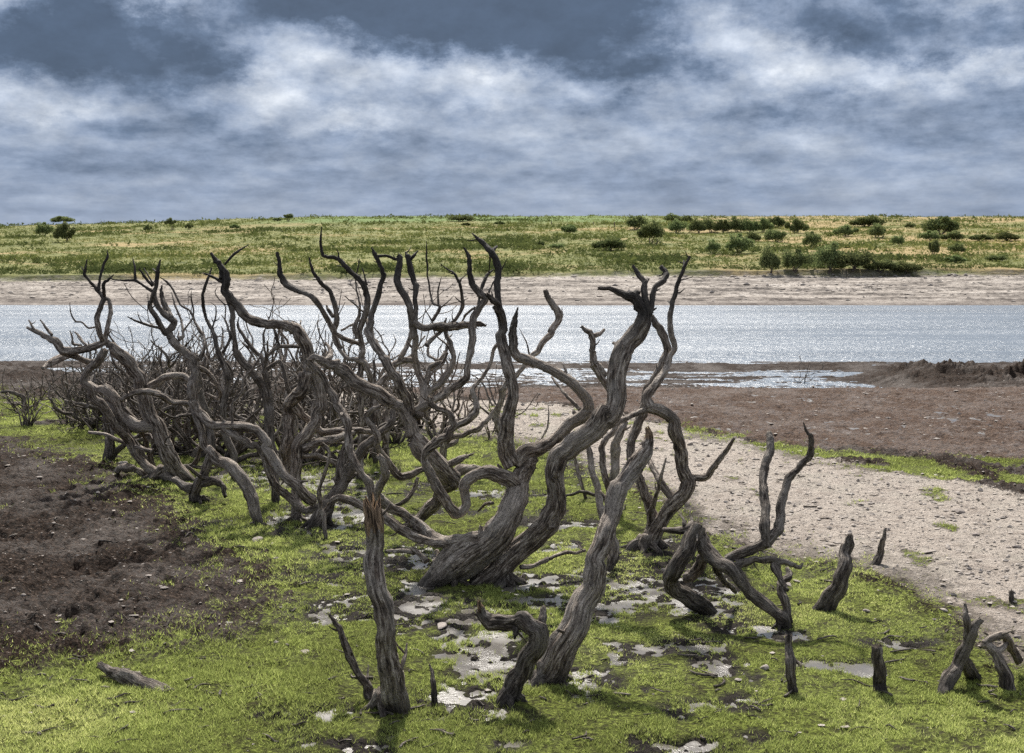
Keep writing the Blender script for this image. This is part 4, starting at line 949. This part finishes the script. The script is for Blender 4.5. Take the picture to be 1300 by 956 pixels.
# ---------------------------------------------------------------- thicket of thin dead shrubs behind
def grow(P0, d, r, L, lvl, out, rnd, up=.35):
    n = max(4, int(L / .11)); P = [np.array(P0, float)]; R2 = [r]; d = np.array(d, float)
    for i in range(n):
        d = d + rnd.normal(0, .33, 3) + np.array([0, 0, up * .35]); d[2] = max(d[2], -.1); d /= np.linalg.norm(d)
        P.append(P[-1] + d * L / n); R2.append(max(.0065 if L > .4 else .005, r * (1 - .68 * (i + 1) / n)))
    P = np.array(P)
    out.append((P, np.array(R2)))
    if lvl > 0:
        for c in range(rnd.integers(1, 4)):
            k = rnd.integers(1, n); dd = (P[k] - P[k - 1]); dd /= np.linalg.norm(dd)
            s = rnd.normal(0, 1, 3); s -= dd * s.dot(dd); s /= np.linalg.norm(s)
            grow(P[k], dd * .6 + s * .8, R2[k] * .72, L * rnd.uniform(.30, .62 if lvl > 1 else .48), lvl - 1, out, rnd, up)
def thicket_shrub(x, y, h, r, stems, lvl, spread, seed, mat, name='dead_shrub'):
    rnd = np.random.default_rng(seed); z = float(fine_z(x, y)[0])
    out = []
    for s in range(stems):
        a = rnd.uniform(0, 2 * math.pi); tl = rnd.uniform(.15, spread)
        grow((math.cos(a) * .05, math.sin(a) * .05, -.06), (math.cos(a) * tl, math.sin(a) * tl * .7, 1), r * rnd.uniform(.6, 1.1), h * rnd.uniform(.8, 1.25), lvl, out, rnd)
    parts = []
    for i, (P, Rr) in enumerate(out):
        parts.append(tube(P, Rr, 5 if Rr[0] < .015 else 7, .07, seed * .31 + i, .6, True, 0, False))
    V, Fc, at = join(parts)
    o = make_mesh(name, V, Fc, mat, True, at); o.location = (x, y, z)
    return o
shr = np.random.default_rng(44)
spots = []
def add(n, x0, x1, y0, y1, hmin, hmax, r0, r1, stems, lvl, spread, grp):
    for q in range(n):
        spots.append((shr.uniform(x0, x1), shr.uniform(y0, y1), shr.uniform(hmin, hmax), shr.uniform(r0, r1), stems, lvl, spread, grp))
add(11, 18, 118, 512, 548, .55, 1.0, .013, .022, 6, 1, 1.3, 0)
add(20, 120, 500, 530, 605, 1.3, 1.9, .034, .056, 3, 2, .75, 1)
add(22, 95, 250, 498, 556, .9, 1.35, .018, .030, 5, 2, .8, 1)
add(26, 200, 420, 500, 590, 1.1, 1.75, .026, .048, 5, 2, .7, 1)
add(13, 380, 560, 510, 590, .9, 1.35, .024, .042, 5, 2, .75, 2)
add(4, 560, 650, 515, 560, .7, 1.1, .014, .024, 3, 1, .6, 2)
LM = [(0, 'at the far left by the cut log'), (62, 'left of the leftmost large tree'), (110, 'behind the leftmost large tree'), (165, 'between the two leftmost large trees'),
      (215, 'behind the twisted left-hand tree'), (262, 'behind the fine twiggy-topped tree'), (305, 'below the serpentine limb'), (350, 'behind the base of the serpentine tree'),
      (400, 'behind the stout flaring trunk'), (450, 'behind the upright splintered trunk'), (505, 'behind the thick diagonal limb'), (560, 'on the sand behind the tallest middle trunk')]
ORD = ['frontmost', 'second from the front', 'third from the front', 'fourth from the front', 'fifth from the front', 'sixth from the front', 'seventh from the front', 'eighth from the front', 'ninth from the front', 'tenth from the front', 'eleventh from the front', 'twelfth from the front', 'thirteenth from the front', 'fourteenth from the front', 'fifteenth from the front', 'sixteenth from the front', 'seventeenth from the front', 'eighteenth from the front', 'nineteenth from the front', 'twentieth from the front']
cells = {}
for s_ in spots: cells.setdefault(max(i for i, l in enumerate(LM) if s_[0] >= l[0]), []).append(s_)
i = 0
for ci in sorted(cells):
    row = sorted(cells[ci], key=lambda q: -q[1])
    for k_, (px, py, h, r, st, lv, sp_, g) in enumerate(row):
        x, y, z = hit(px, py)
        o = thicket_shrub(x, y, h, r, st, lv, sp_, 100 + i, M_bark2 if i % 3 else M_bark); i += 1
        wd = ORD[k_] if k_ < len(row) - 1 or k_ == 0 else 'rearmost'
        tag(o, 'thin leafless shrub ' + LM[ci][1] + (', ' + wd if len(row) > 1 else ''), 'dead shrub', 'leafless shrubs of the thicket')
x, y, z = hit(1018, 488, 20)
tag(thicket_shrub(x, y, .85, .014, 3, 2, .5, 900, M_bark2), 'lone leafless twiggy shrub on the mud by the water, left of the peat bank', 'dead shrub')

# lying logs
def log(name, pts, label, cat, mat, D=None, seed=1):
    x0, y0, z0 = hit(pts[0][0], pts[0][1]) if D is None else (0, D, 0)
    P = []; Rr = []
    for px, py, wd, d in pts:
        p, s = world_at(px, py, y0 + d); P.append(p); Rr.append(wd / 2 / F * s)
    P = np.array(P); o0 = P[0].copy(); sd2 = int(np.clip(max(q[2] for q in pts), 8, 40))
    V, Fc, at = tube(P, Rr, sd2, max(.012, min(Rr) * .5), seed, .8, True, 0, False, origin=o0)
    at['dark'] = np.zeros(len(V))
    o = make_mesh(name, V, Fc, mat, True, at); o.location = o0; tag(o, label, cat)
log('fallen_log', [(-40,512,13,0),(0,516,14,0),(24,517,13,0)], 'cut pale-topped log lying on the bank at the left edge', 'log', M_bark, seed=5)
log('fallen_log', [(54,467,5,0),(68,459,9,.3),(84,452,9,.6)], 'pale split log propped on the dark left bank below the heavy sweeping limb', 'log', M_pale, D=27, seed=6)
log('arched_root', [(34,524,6,0),(30,506,6,0),(22,500,5,0),(8,497,4,0),(-6,499,3,0)], 'thin dark root arching over the cut log at the left edge', 'root', M_bark2, seed=7)
log('fallen_log', [(238,905,34,-.05),(205,885,30,0),(168,864,22,.1),(128,846,9,.25)], 'dark pointed log end lying in the grass at the lower left', 'log', M_bark2, D=8.0, seed=8)
log('fallen_log', [(205,560,0,0),(170,545,22,0),(150,525,26,0),(138,512,16,0)][1:], 'stubby dark log leaning behind the leftmost large tree', 'log', M_bark2, D=17.6, seed=9)
log('fallen_branch', [(252,689,4,0),(285,684,5,.1),(330,682,6,.1),(372,684,4,.1)], 'thin dark stick lying across the shallow water below the twisted left tree', 'fallen branch', M_bark2, D=13.1, seed=10)
log('fallen_branch', [(384,740,3,0),(420,728,7,.1),(440,732,8,.1),(462,736,4,.1)], 'short black stick in the wet mud left of the upright splintered trunk', 'fallen branch', M_bark2, D=11.3, seed=11)
log('fallen_branch', [(818,824,3,0),(840,816,6,.1),(866,822,5,.1),(900,832,3,.1)], 'thin black stick lying in the puddle right of the leaning foreground trunk', 'fallen branch', M_bark2, D=9.3, seed=12)
log('fallen_branch', [(332,714,2,0),(341,722,4,0),(350,728,3,0)], 'tiny dark twig on the grass left of the shallow pools', 'fallen branch', M_bark2, D=11.8, seed=13)
log('fallen_branch', [(935,568,3,0),(948,572,3,0),(958,577,2,0)], 'thin stick on the pale sand above the low sprawling tree', 'fallen branch', M_bark2, seed=14)

# ---------------------------------------------------------------- hillside bushes
def leaf_cloud(n, rad, leaf, rnd, flatb=.25, lobes=7):
    C = rnd.normal(0, 1, (lobes, 3)); C /= np.linalg.norm(C, axis=1)[:, None]; C *= rnd.uniform(.30, .86, (lobes, 1)); C[:, 0] *= 1.25; C[:, 2] = np.abs(C[:, 2]) * rnd.uniform(.3, 1.15, lobes)
    rl = rnd.uniform(.16, .44, lobes); k = rnd.integers(0, lobes, n)
    d = rnd.normal(0, 1, (n, 3)); d /= np.linalg.norm(d, axis=1)[:, None]
    p = C[k] + d * (rl[k] * rnd.uniform(.35, 1.25, n) ** .8)[:, None]
    p[:, 2] = np.where(p[:, 2] < -.25, -.25 + (p[:, 2] + .25) * .2, p[:, 2])
    p = p * np.array(rad)
    tint = np.clip(.45 + .30 * fbm(p[:, 0] * 2.2, p[:, 1] * 2.2, p[:, 2] * 2.2, 2) + rnd.normal(0, .18, n), 0, 1)
    a = rnd.normal(0, 1, (n, 3)); a /= np.linalg.norm(a, axis=1)[:, None]; b = np.cross(a, rnd.normal(0, 1, (n, 3))); b /= np.linalg.norm(b, axis=1)[:, None]
    sz = leaf * rnd.uniform(.6, 1.4, (n, 1))
    V = np.stack([p - a * sz, p + b * sz * .6, p + a * sz, p - b * sz * .6], 1).reshape(-1, 3)
    return V, np.arange(4 * n).reshape(-1, 4), np.repeat(tint, 4)
CR = []
for q in range(7):
    rnd = np.random.default_rng(300 + q)
    V, Fc, ti = leaf_cloud(3600, (1, .9, .85), .062, rnd, lobes=9 + q * 2)
    V[:, 2] += .30
    V[:, 2] = np.maximum(V[:, 2], -.12)
    CR.append(make_mesh('crown', V, Fc, M_leaf, False, dict(tint=ti), link=False))
CR2 = []
for q in range(3):
    me = CR[q + 2].copy(); me.materials.clear(); me.materials.append(M_leaf2); CR2.append(me)
def trunk_mesh(seed, h=.9, open_=False):
    rnd = np.random.default_rng(seed); parts = []
    for s in range(4 if not open_ else 5):
        out = []; a = rnd.uniform(0, 6.28)
        grow((0, 0, -.3), (math.cos(a) * .4, math.sin(a) * .4, 1), .06, h + .3, 1, out, rnd)
        for i, (P, Rr) in enumerate(out): parts.append(tube(P, Rr, 6, .12, seed + i + s * 9, .5, True, 0, False))
    V, Fc, at = join(parts)
    at['dark'] = np.zeros(len(V))
    return make_mesh('trunk', V, Fc, M_bark2, True, at, link=False)
TR = [trunk_mesh(700 + q) for q in range(3)]
def bush(px, py, wpx, hpx, label, pale=False, lift=0.0, group=None, cat='bush', name='bush'):
    x, y, z = hit(px, py, 100)
    sc = y / F; W = wpx * sc / 2 / .95; H = hpx * sc / 1.12
    e = empty(name, (x, y, z)); 
    c = bpy.data.objects.new('crown', (CR2 if pale else CR)[random.randrange(3 if pale else 7)]); COL.objects.link(c); c.parent = e
    c.scale = (W, W * .9, H * (1 - lift)); c.location = (0, 0, H * lift + .12 * H); c.rotation_euler = (0, 0, random.uniform(-.6, .6) + random.choice((0, math.pi)))
    t2 = bpy.data.objects.new('trunk', TR[random.randrange(3)]); COL.objects.link(t2); t2.parent = e
    t2.scale = (W * .8, W * .8, max(H * (.5 + lift), .4))
    tag(e, label, cat, group)
B = bush
B(56,300,20,16,'small round bush left of the dark bush near the left skyline')
B(84,307,28,24,'round dark bush in front of the open-crowned tree near the left skyline')
B(80,291,36,17,'open flat-crowned tree on the left skyline behind two round bushes',lift=.45,cat='tree',name='hill_tree')
B(217,292,14,15,'small dark tree on the skyline above the leftmost dead trees',lift=.35,cat='tree',name='hill_tree')
B(188,294,10,9,'tiny bush on the left hill between the open-crowned tree and the small dark tree')
B(240,291,12,8,'low bush on the skyline just right of the small dark skyline tree')
B(298,291,14,7,'low dark bush alone on the hilltop, left of the small lollipop tree')
B(352,281,12,5,'low row-like bush on the skyline beside the small lollipop tree')
B(366,281,13,10,'small lollipop-shaped tree alone on the skyline left of centre',lift=.3,cat='tree',name='hill_tree')
B(585,281,32,8,'flat dark clump on the green skyline field near the centre')
B(592,287,12,5,'tiny dark bush just below the flat clump on the skyline')
B(634,286,14,6,'small low bush on the green field edge right of the flat skyline clump')
B(722,297,21,12,'compact dark bush standing alone high on the hill right of centre')
B(722,291,10,6,'tiny bush directly behind the compact dark bush high on the hill')
B(686,313,11,7,'tiny black bush alone halfway up the hill, left of the wide grey-green one')
B(708,316,20,7,'low faint bush beside the tiny black bush on the mid hill')
B(772,318,46,17,'wide low grey-green mound of scrub on the mid hill',True)
B(808,291,34,18,'broad bush behind the leafy round tree on the right hill')
B(825,310,36,29,'rounded leafy tree with a visible trunk on the right hill',lift=.15,cat='tree',name='hill_tree')
B(855,284,24,13,'dark tree breaking the skyline right of the leafy round tree',lift=.2,cat='tree',name='hill_tree')
B(872,284,18,11,'smaller dark tree on the skyline at the left end of the hedge row')
B(860,296,24,16,'olive round bush below the dark skyline tree')
for i, bx in enumerate((886,901,917,934,951,968)):
    B(bx,296 - (i % 2),24,18,('leftmost','second','third','fourth','fifth','sixth')[i] + ' grey-green bush from the left in the shrub row along the upper right hill',i % 2 == 0,group='bushes of the upper hill row')
B(985,290,24,16,'bush standing highest at the right end of the shrub row',True)
B(1010,296,28,18,'rounded olive bush right of the upper shrub row')
B(905,322,18,16,'small dark conical bush on the ochre slope')
B(938,322,32,23,'round dark bush in the middle of the ochre slope')
B(957,307,22,13,'small olive bush above the round dark bush on the ochre slope')
B(985,307,30,16,'wide olive bush right of the small olive one above the ochre slope')
B(978,346,28,32,'tall dark bush at the shore foot, left of the wider shore bushes')
B(1010,346,36,24,'wide dark green bush at the shore foot between two taller ones')
B(1030,316,21,20,'small bushy tree alone on the bare ochre patch',lift=.1)
B(1052,347,38,32,'tallest dark bush at the shore foot')
B(1082,347,52,24,'broad blackish bush at the shore foot right of the tallest one')
B(1118,346,44,15,'low green bush at the shore foot, right of the broad blackish one')
B(1150,346,44,13,'last low green bush at the right end of the shore foot thicket',True)
B(1100,288,44,14,'smooth pale green bush on the right skyline',True)
B(1075,300,30,14,'dark bush below the smooth pale green skyline bush')
B(1112,302,34,18,'large dark bush below and right of the smooth pale skyline bush')
B(1140,312,16,14,'narrow dark bush on the slope right of the large dark bush')
B(1195,298,44,25,'large dome-shaped grey-green bush on the right skyline',True)
B(1180,306,24,12,'dark bush at the left foot of the dome-shaped skyline bush')
B(1208,306,30,13,'dark bush at the right foot of the dome-shaped skyline bush')
B(1185,324,15,21,'upright greyish bush below the dome-shaped bush')
B(1215,322,20,12,'small dark round bush right of the upright greyish one')
B(1212,334,26,10,'low bush below the small dark round one near the shore')
B(1245,306,34,9,'long low grey bush on the upper hill near the right edge',True)
B(1280,306,36,12,'low blue-grey bush at the right edge of the upper hill',True)
B(1265,332,26,9,'low green bush near the shore at the right edge')
B(1155,290,14,7,'small bush on the skyline left of the dome-shaped bush')
# field posts
def post(px, py, hpx, label):
    x, y, z = hit(px, py, 100); h = hpx * y / F
    V, Fc, at = tube([(0, 0, -.3), (0, 0, h * .5), (.03, 0, h)], [.09, .085, .08], 8, .2, px, .4, False, 0, False)
    at['dark'] = np.zeros(len(V)); o = make_mesh('fence_post', V, Fc, M_bark2, True, at); o.location = (x, y, z); tag(o, label, 'fence post')
post(700,286,5,'fence post on the green field edge, farthest left of the hill posts')
post(720,289,4,'short fence post behind the compact dark hill bush')
post(780,289,7,'leaning fence post left of the broad hill bush')
post(753,286,4,'thin fence post on the ridge between the compact bush and the broad bush')

# rough grass and heather on the hill: uncountable
def scrub(n, seed):
    rnd = np.random.default_rng(seed)
    u = rnd.uniform(-.45, .45, n); y = 141 + (rnd.random(n) ** 1.25) * 165; x = u * y
    dens = fbm(x * .07, y * .11, 5, 4, .6)
    keep = dens > rnd.uniform(-.6, .35, n); keep |= (y < 144)
    x = x[keep]; y = y[keep]; n = len(x); z = far_z(x, y)
    k = 7
    w_ = rnd.uniform(.18, .48, n) * (1 + 1.1 * (fbm(x * .12, y * .17, 15, 3) > .22)); h_ = w_ * rnd.uniform(.35, .75, n)
    c = np.stack([x, y, z], 1)[:, None, :] + rnd.normal(0, 1, (n, k, 3)) * np.stack([w_, w_, h_ * .5], 1)[:, None, :] * .55
    c[:, :, 2] += (h_ * .45)[:, None]
    a = rnd.normal(0, 1, (n, k, 3)); b = rnd.normal(0, 1, (n, k, 3))
    sz = (w_ * .42)[:, None, None]
    V = np.stack([c - a * sz * .5, c + b * sz * .5, c + a * sz * .5], 2).reshape(-1, 3)
    base = .48 + .50 * fbm(x * .045, y * .07, 25, 4, .6) + .06 * np.clip(x / 60, -1, 1); base = np.where(y < 146, base - .3, base)  # darker tint along the shore bank paints in the shade of its edge
    base = np.where(w_ > .5, base - .25, base)
    ti = np.clip(base[:, None] + rnd.normal(0, .08, (n, k)), 0, 1)
    o = make_mesh('hill_scrub', V, np.arange(len(V)).reshape(-1, 3), M_scrub, False, dict(tint=np.repeat(ti.ravel(), 3)))
    tag(o, 'rough tussock grass, heather and bracken covering the far hill', kind='stuff')
scrub(52000, 5)

# ---------------------------------------------------------------- stones
def stone_mesh(seed, flat_=.5):
    rnd = np.random.default_rng(seed)
    import bmesh
    bm = bmesh.new(); bmesh.ops.create_icosphere(bm, subdivisions=3, radius=1)
    V = np.array([v.co[:] for v in bm.verts]); Fc = np.array([[v.index for v in f.verts] for f in bm.faces]); bm.free()
    for q in range(7):
        nrm = rnd.normal(0, 1, 3); nrm /= np.linalg.norm(nrm); d = V @ nrm; c = rnd.uniform(.45, .8); V -= np.maximum(d - c, 0)[:, None] * nrm * .9
    V *= 1 + .07 * fbm(V[:, 0] * 3, V[:, 1] * 3, V[:, 2] * 3, 3)[:, None]
    V *= np.array([1, rnd.uniform(.6, .9), flat_ * rnd.uniform(.8, 1.2)])
    return make_mesh('stone', V, Fc, M_stone, False, link=False)
SM = [stone_mesh(400 + q, .5) for q in range(8)]
def stone(px, py, wpx, label, group=None, zs=1.0):
    x, y, z = hit(px, py); z = float(fine_z(x, y)[0]); s = wpx * y / F / 2
    o = bpy.data.objects.new('stone', SM[random.randrange(8)]); COL.objects.link(o)
    o.location = (x, y, z + s * .12); o.scale = (s, s, s * zs); o.rotation_euler = (random.uniform(-.2, .2), random.uniform(-.2, .2), random.uniform(0, 6))
    tag(o, label, 'stone', group)
stone(876,568,10,'upright grey rock standing on the sand right of the slender tree',zs=1.8)
stone(895,570,9,'grey rock just right of the upright rock on the sand')
stone(910,568,7,'small rock, third in the line beside the upright rock')
stone(1000,744,16,'flat white stone on the grass below the low sprawling tree',zs=.5)
stone(1012,740,12,'white stone touching the flat one below the low sprawling tree',zs=.5)
stone(1100,778,10,'small white stone on the grass right of the curved stump')
stone(1198,780,11,'white angular stone at the sand edge above the V-shaped stump')
stone(970,852,17,'dark angular rock in the grass left of the straight stake',zs=1.3)
stone(390,831,20,'flat pale stone on the bright grass left of the thin snag',zs=.45)
stone(312,672,14,'pale flat stone under the twisted left tree',zs=.5)
stone(327,689,18,'pale stone in the grass below the twisted left tree',zs=.6)
stone(345,692,10,'small pale stone beside the larger one below the twisted left tree')
stone(30,766,8,'small reddish stone on the dark mud at the lower left')
stone(52,791,13,'flat pale stone on the dark mud at the lower left',zs=.4)
stone(170,790,14,'flat pale stone on the mud near the grass edge at lower left',zs=.4)
stone(1218,657,16,'largest flat rock on the sand at the right',zs=.6)
stone(1238,686,12,'grey squared rock on the sand near the right edge',zs=1.2)
stone(1267,664,11,'dark stone on the sand close to the right edge')
stone(1290,700,18,'long pale stone at the right edge of the sand',zs=.4)
stone(990,614,16,'low dark slab on the sand right of the upright post of the sprawling tree',zs=.5)
stone(1172,708,26,'long low buried slab across the sand',zs=.18)
stone(157,592,14,'pale stone at the mud edge near the leftmost large tree',zs=.6)
stone(560,797,24,'pale muddy stone in the grass between the splintered trunk and the hooked stump',zs=.5)
rs = np.random.default_rng(9)
cnt = 0
while cnt < 90:
    px = rs.uniform(640, 1300); py = 520 + 300 * rs.random() ** 1.3
    x, y, z = hit(px, py)
    if field(S_, np.array([x]), np.array([y]))[0] < .7: continue
    stone(px, py, rs.uniform(3, 8) * (py - 340) / 300, 'small angular stone scattered on the pale sand', 'small stones on the sand', zs=rs.uniform(.5, 1.1)); cnt += 1
# gravel: uncountable
def gravel(n, seed):
    rnd = np.random.default_rng(seed)
    u = rnd.uniform(-.42, .42, n); y = 7 * np.exp(rnd.random(n) * math.log(40 / 7)); x = u * y
    s_ = field(S_, x, y); b_ = field(B_, x, y); g_ = field(G_, x, y)
    mud = 1 - np.clip(s_ + b_ + g_, 0, 1)
    keep = rnd.random(n) < (s_ * .9 + b_ * .12 + mud * .10 + g_ * .008)
    x = x[keep]; y = y[keep]; n = len(x); z = fine_z(x, y)
    ico = np.array([(0,0,1),(.89,0,.45),(.28,.85,.45),(-.72,.53,.45),(-.72,-.53,.45),(.28,-.85,.45),(0,0,-.3)])
    fc = np.array([(0,1,2),(0,2,3),(0,3,4),(0,4,5),(0,5,1),(6,2,1),(6,3,2),(6,4,3),(6,5,4),(6,1,5)])
    sz = np.minimum(.0045 * np.exp(rnd.exponential(.50, n)), .028) * (y / 11) ** .6
    V = ico[None] * (1 + rnd.uniform(-.35, .35, (n, 7, 1))) * np.stack([sz * rnd.uniform(.8, 1.5, n), sz, sz * rnd.uniform(.4, .9, n)], 1)[:, None, :]
    a = rnd.uniform(0, 6.28, n); ca, sa = np.cos(a)[:, None], np.sin(a)[:, None]
    V = np.stack([V[:, :, 0] * ca - V[:, :, 1] * sa, V[:, :, 0] * sa + V[:, :, 1] * ca, V[:, :, 2]], -1) + np.stack([x, y, z], 1)[:, None, :]
    Fc = (fc[None] + (np.arange(n) * 7)[:, None, None]).reshape(-1, 3)
    o = make_mesh('gravel', V.reshape(-1, 3), Fc, M_stone, False)
    tag(o, 'fine gravel and crumbs of dried mud strewn over the sand', kind='stuff')
gravel(90000, 3)

# ---------------------------------------------------------------- grass: uncountable short blades
def grass(n, seed):
    rnd = np.random.default_rng(seed)
    u = rnd.uniform(-.44, .44, n); y = 6.7 * np.exp(rnd.random(n) ** .92 * math.log(34 / 6.7)); x = u * y
    g_ = field(G_, x, y); p_ = field(P_, x, y); z = fine_z(x, y)
    cl = fbm(x * 6, y * 4.5, 61, 4, .65)
    px_, py_ = project(x, y, 0.0); cen = sstep(400, 600, px_) * .65 + .28 + .25 * sstep(800, 640, py_)
    wetcut = sstep(.05, .45, p_ + .25 * fbm(x * 11, y * 8, 63, 2))
    keep = (rnd.random(n) < g_ ** 1.6 * np.clip(1.0 - .70 * cen + 3.4 * (.5 + cen) * cl, .04, 1)) & (z > MARSH_WATER - .026 * rnd.random(n) ** 1.3)
    x = x[keep]; y = y[keep]; z = z[keep]; cl = cl[keep]; n = len(x)
    far = (y / 9.0)
    lush = sstep(-.35, .5, fbm(x * .8, y * .6, 66, 3))
    h = rnd.uniform(.008, .022, n) * (1 + .9 * lush) * far ** .45; wd = rnd.uniform(.0022, .0045, n) * far ** .8
    a = rnd.uniform(0, 6.28, n); l = rnd.normal(0, .55, (n, 2)) * h[:, None]
    p = np.stack([x, y, z - .003], 1); w_ = np.stack([np.cos(a) * wd, np.sin(a) * wd, 0 * a], 1)
    tip = p + np.stack([l[:, 0], l[:, 1], h], 1)
    V = np.stack([p - w_, p + w_, tip], 1).reshape(-1, 3)
    tone = .46 + .55 * fbm(x * 1.1, y * .8, 68, 3) + .10 * cl
    tone = tone - .12 * sstep(14, 24, y)
    ti = np.clip(tone + rnd.normal(0, .16, n), 0, 1)
    o = make_mesh('marsh_grass', V, np.arange(len(V)).reshape(-1, 3), M_grass, False, dict(tint=np.repeat(ti, 3)))
    tag(o, 'short bright green marsh grass between the dead trees', kind='stuff')
grass(1400000, 12)

# small broken twigs and bark scraps on the mud: uncountable
def litter(n, seed):
    rnd = np.random.default_rng(seed); parts = []
    k = 0
    while k < n:
        px = rnd.uniform(0, 1300); py = 560 + 390 * rnd.random() ** .8
        a = (px - CX) / F; b = (CY - py) / F; s = CAMZ / (SP - b * CP)
        x = a * s; y = s * (CP + b * SP)
        if y > 26 or y < 6.8: continue
        k += 1
        L = np.exp(rnd.uniform(math.log(.03), math.log(.22))); an = rnd.uniform(0, math.pi); d = np.array([math.cos(an), math.sin(an) * .8]) * L / 2
        c = np.array([x, y]); bend = rnd.normal(0, .12, 2) * L; pts = []
        for q, tt in enumerate((-1, -.3, .4, 1)):
            p = c + d * tt + bend * (1 - tt * tt); pts.append((p[0], p[1], float(fine_z(p[0], p[1])[0]) + .004 + rnd.uniform(0, .012)))
        r = rnd.uniform(.0025, .006) * (1 + L * 3)
        parts.append(tube(pts, [r, r, r * .9, r * .4], 5, .02, k, .6, True, 0, False))
    V, Fc, at = join(parts); at['dark'] = np.zeros(len(V))
    tag(make_mesh('twig_litter', V, Fc, M_bark2, True, at), 'broken twigs and bark scraps littering the mud and grass', kind='stuff')
litter(420, 77)

# stones and ledge rubble along the far shore: uncountable
def shore_rubble(n, seed):
    rnd = np.random.default_rng(seed)
    u = rnd.uniform(-.43, .43, n); y = 117 + 23 * rnd.random(n) ** .8; x = u * y; z = far_z(x, y)
    keep = rnd.random(n) < .25 + 1.2 * np.clip(fbm(x * .06, y * .5, 4, 3), 0, 1); x = x[keep]; y = y[keep]; z = z[keep]; n = len(x)
    ico = np.array([(0,0,1),(.89,0,.35),(.28,.85,.35),(-.72,.53,.35),(-.72,-.53,.35),(.28,-.85,.35),(0,0,-.3)])
    fc = np.array([(0,1,2),(0,2,3),(0,3,4),(0,4,5),(0,5,1),(6,2,1),(6,3,2),(6,4,3),(6,5,4),(6,1,5)])
    sz = np.minimum(.035 * np.exp(rnd.exponential(.6, n)), .22)
    V = ico[None] * (1 + rnd.uniform(-.35, .35, (n, 7, 1))) * np.stack([sz * rnd.uniform(1, 2.2, n), sz, sz * rnd.uniform(.4, .9, n)], 1)[:, None, :] + np.stack([x, y, z], 1)[:, None, :]
    tag(make_mesh('shore_rubble', V.reshape(-1, 3), (fc[None] + (np.arange(n) * 7)[:, None, None]).reshape(-1, 3), M_stone, False), 'stones and rubble strewn along the far shore', kind='stuff')
shore_rubble(9000, 21)
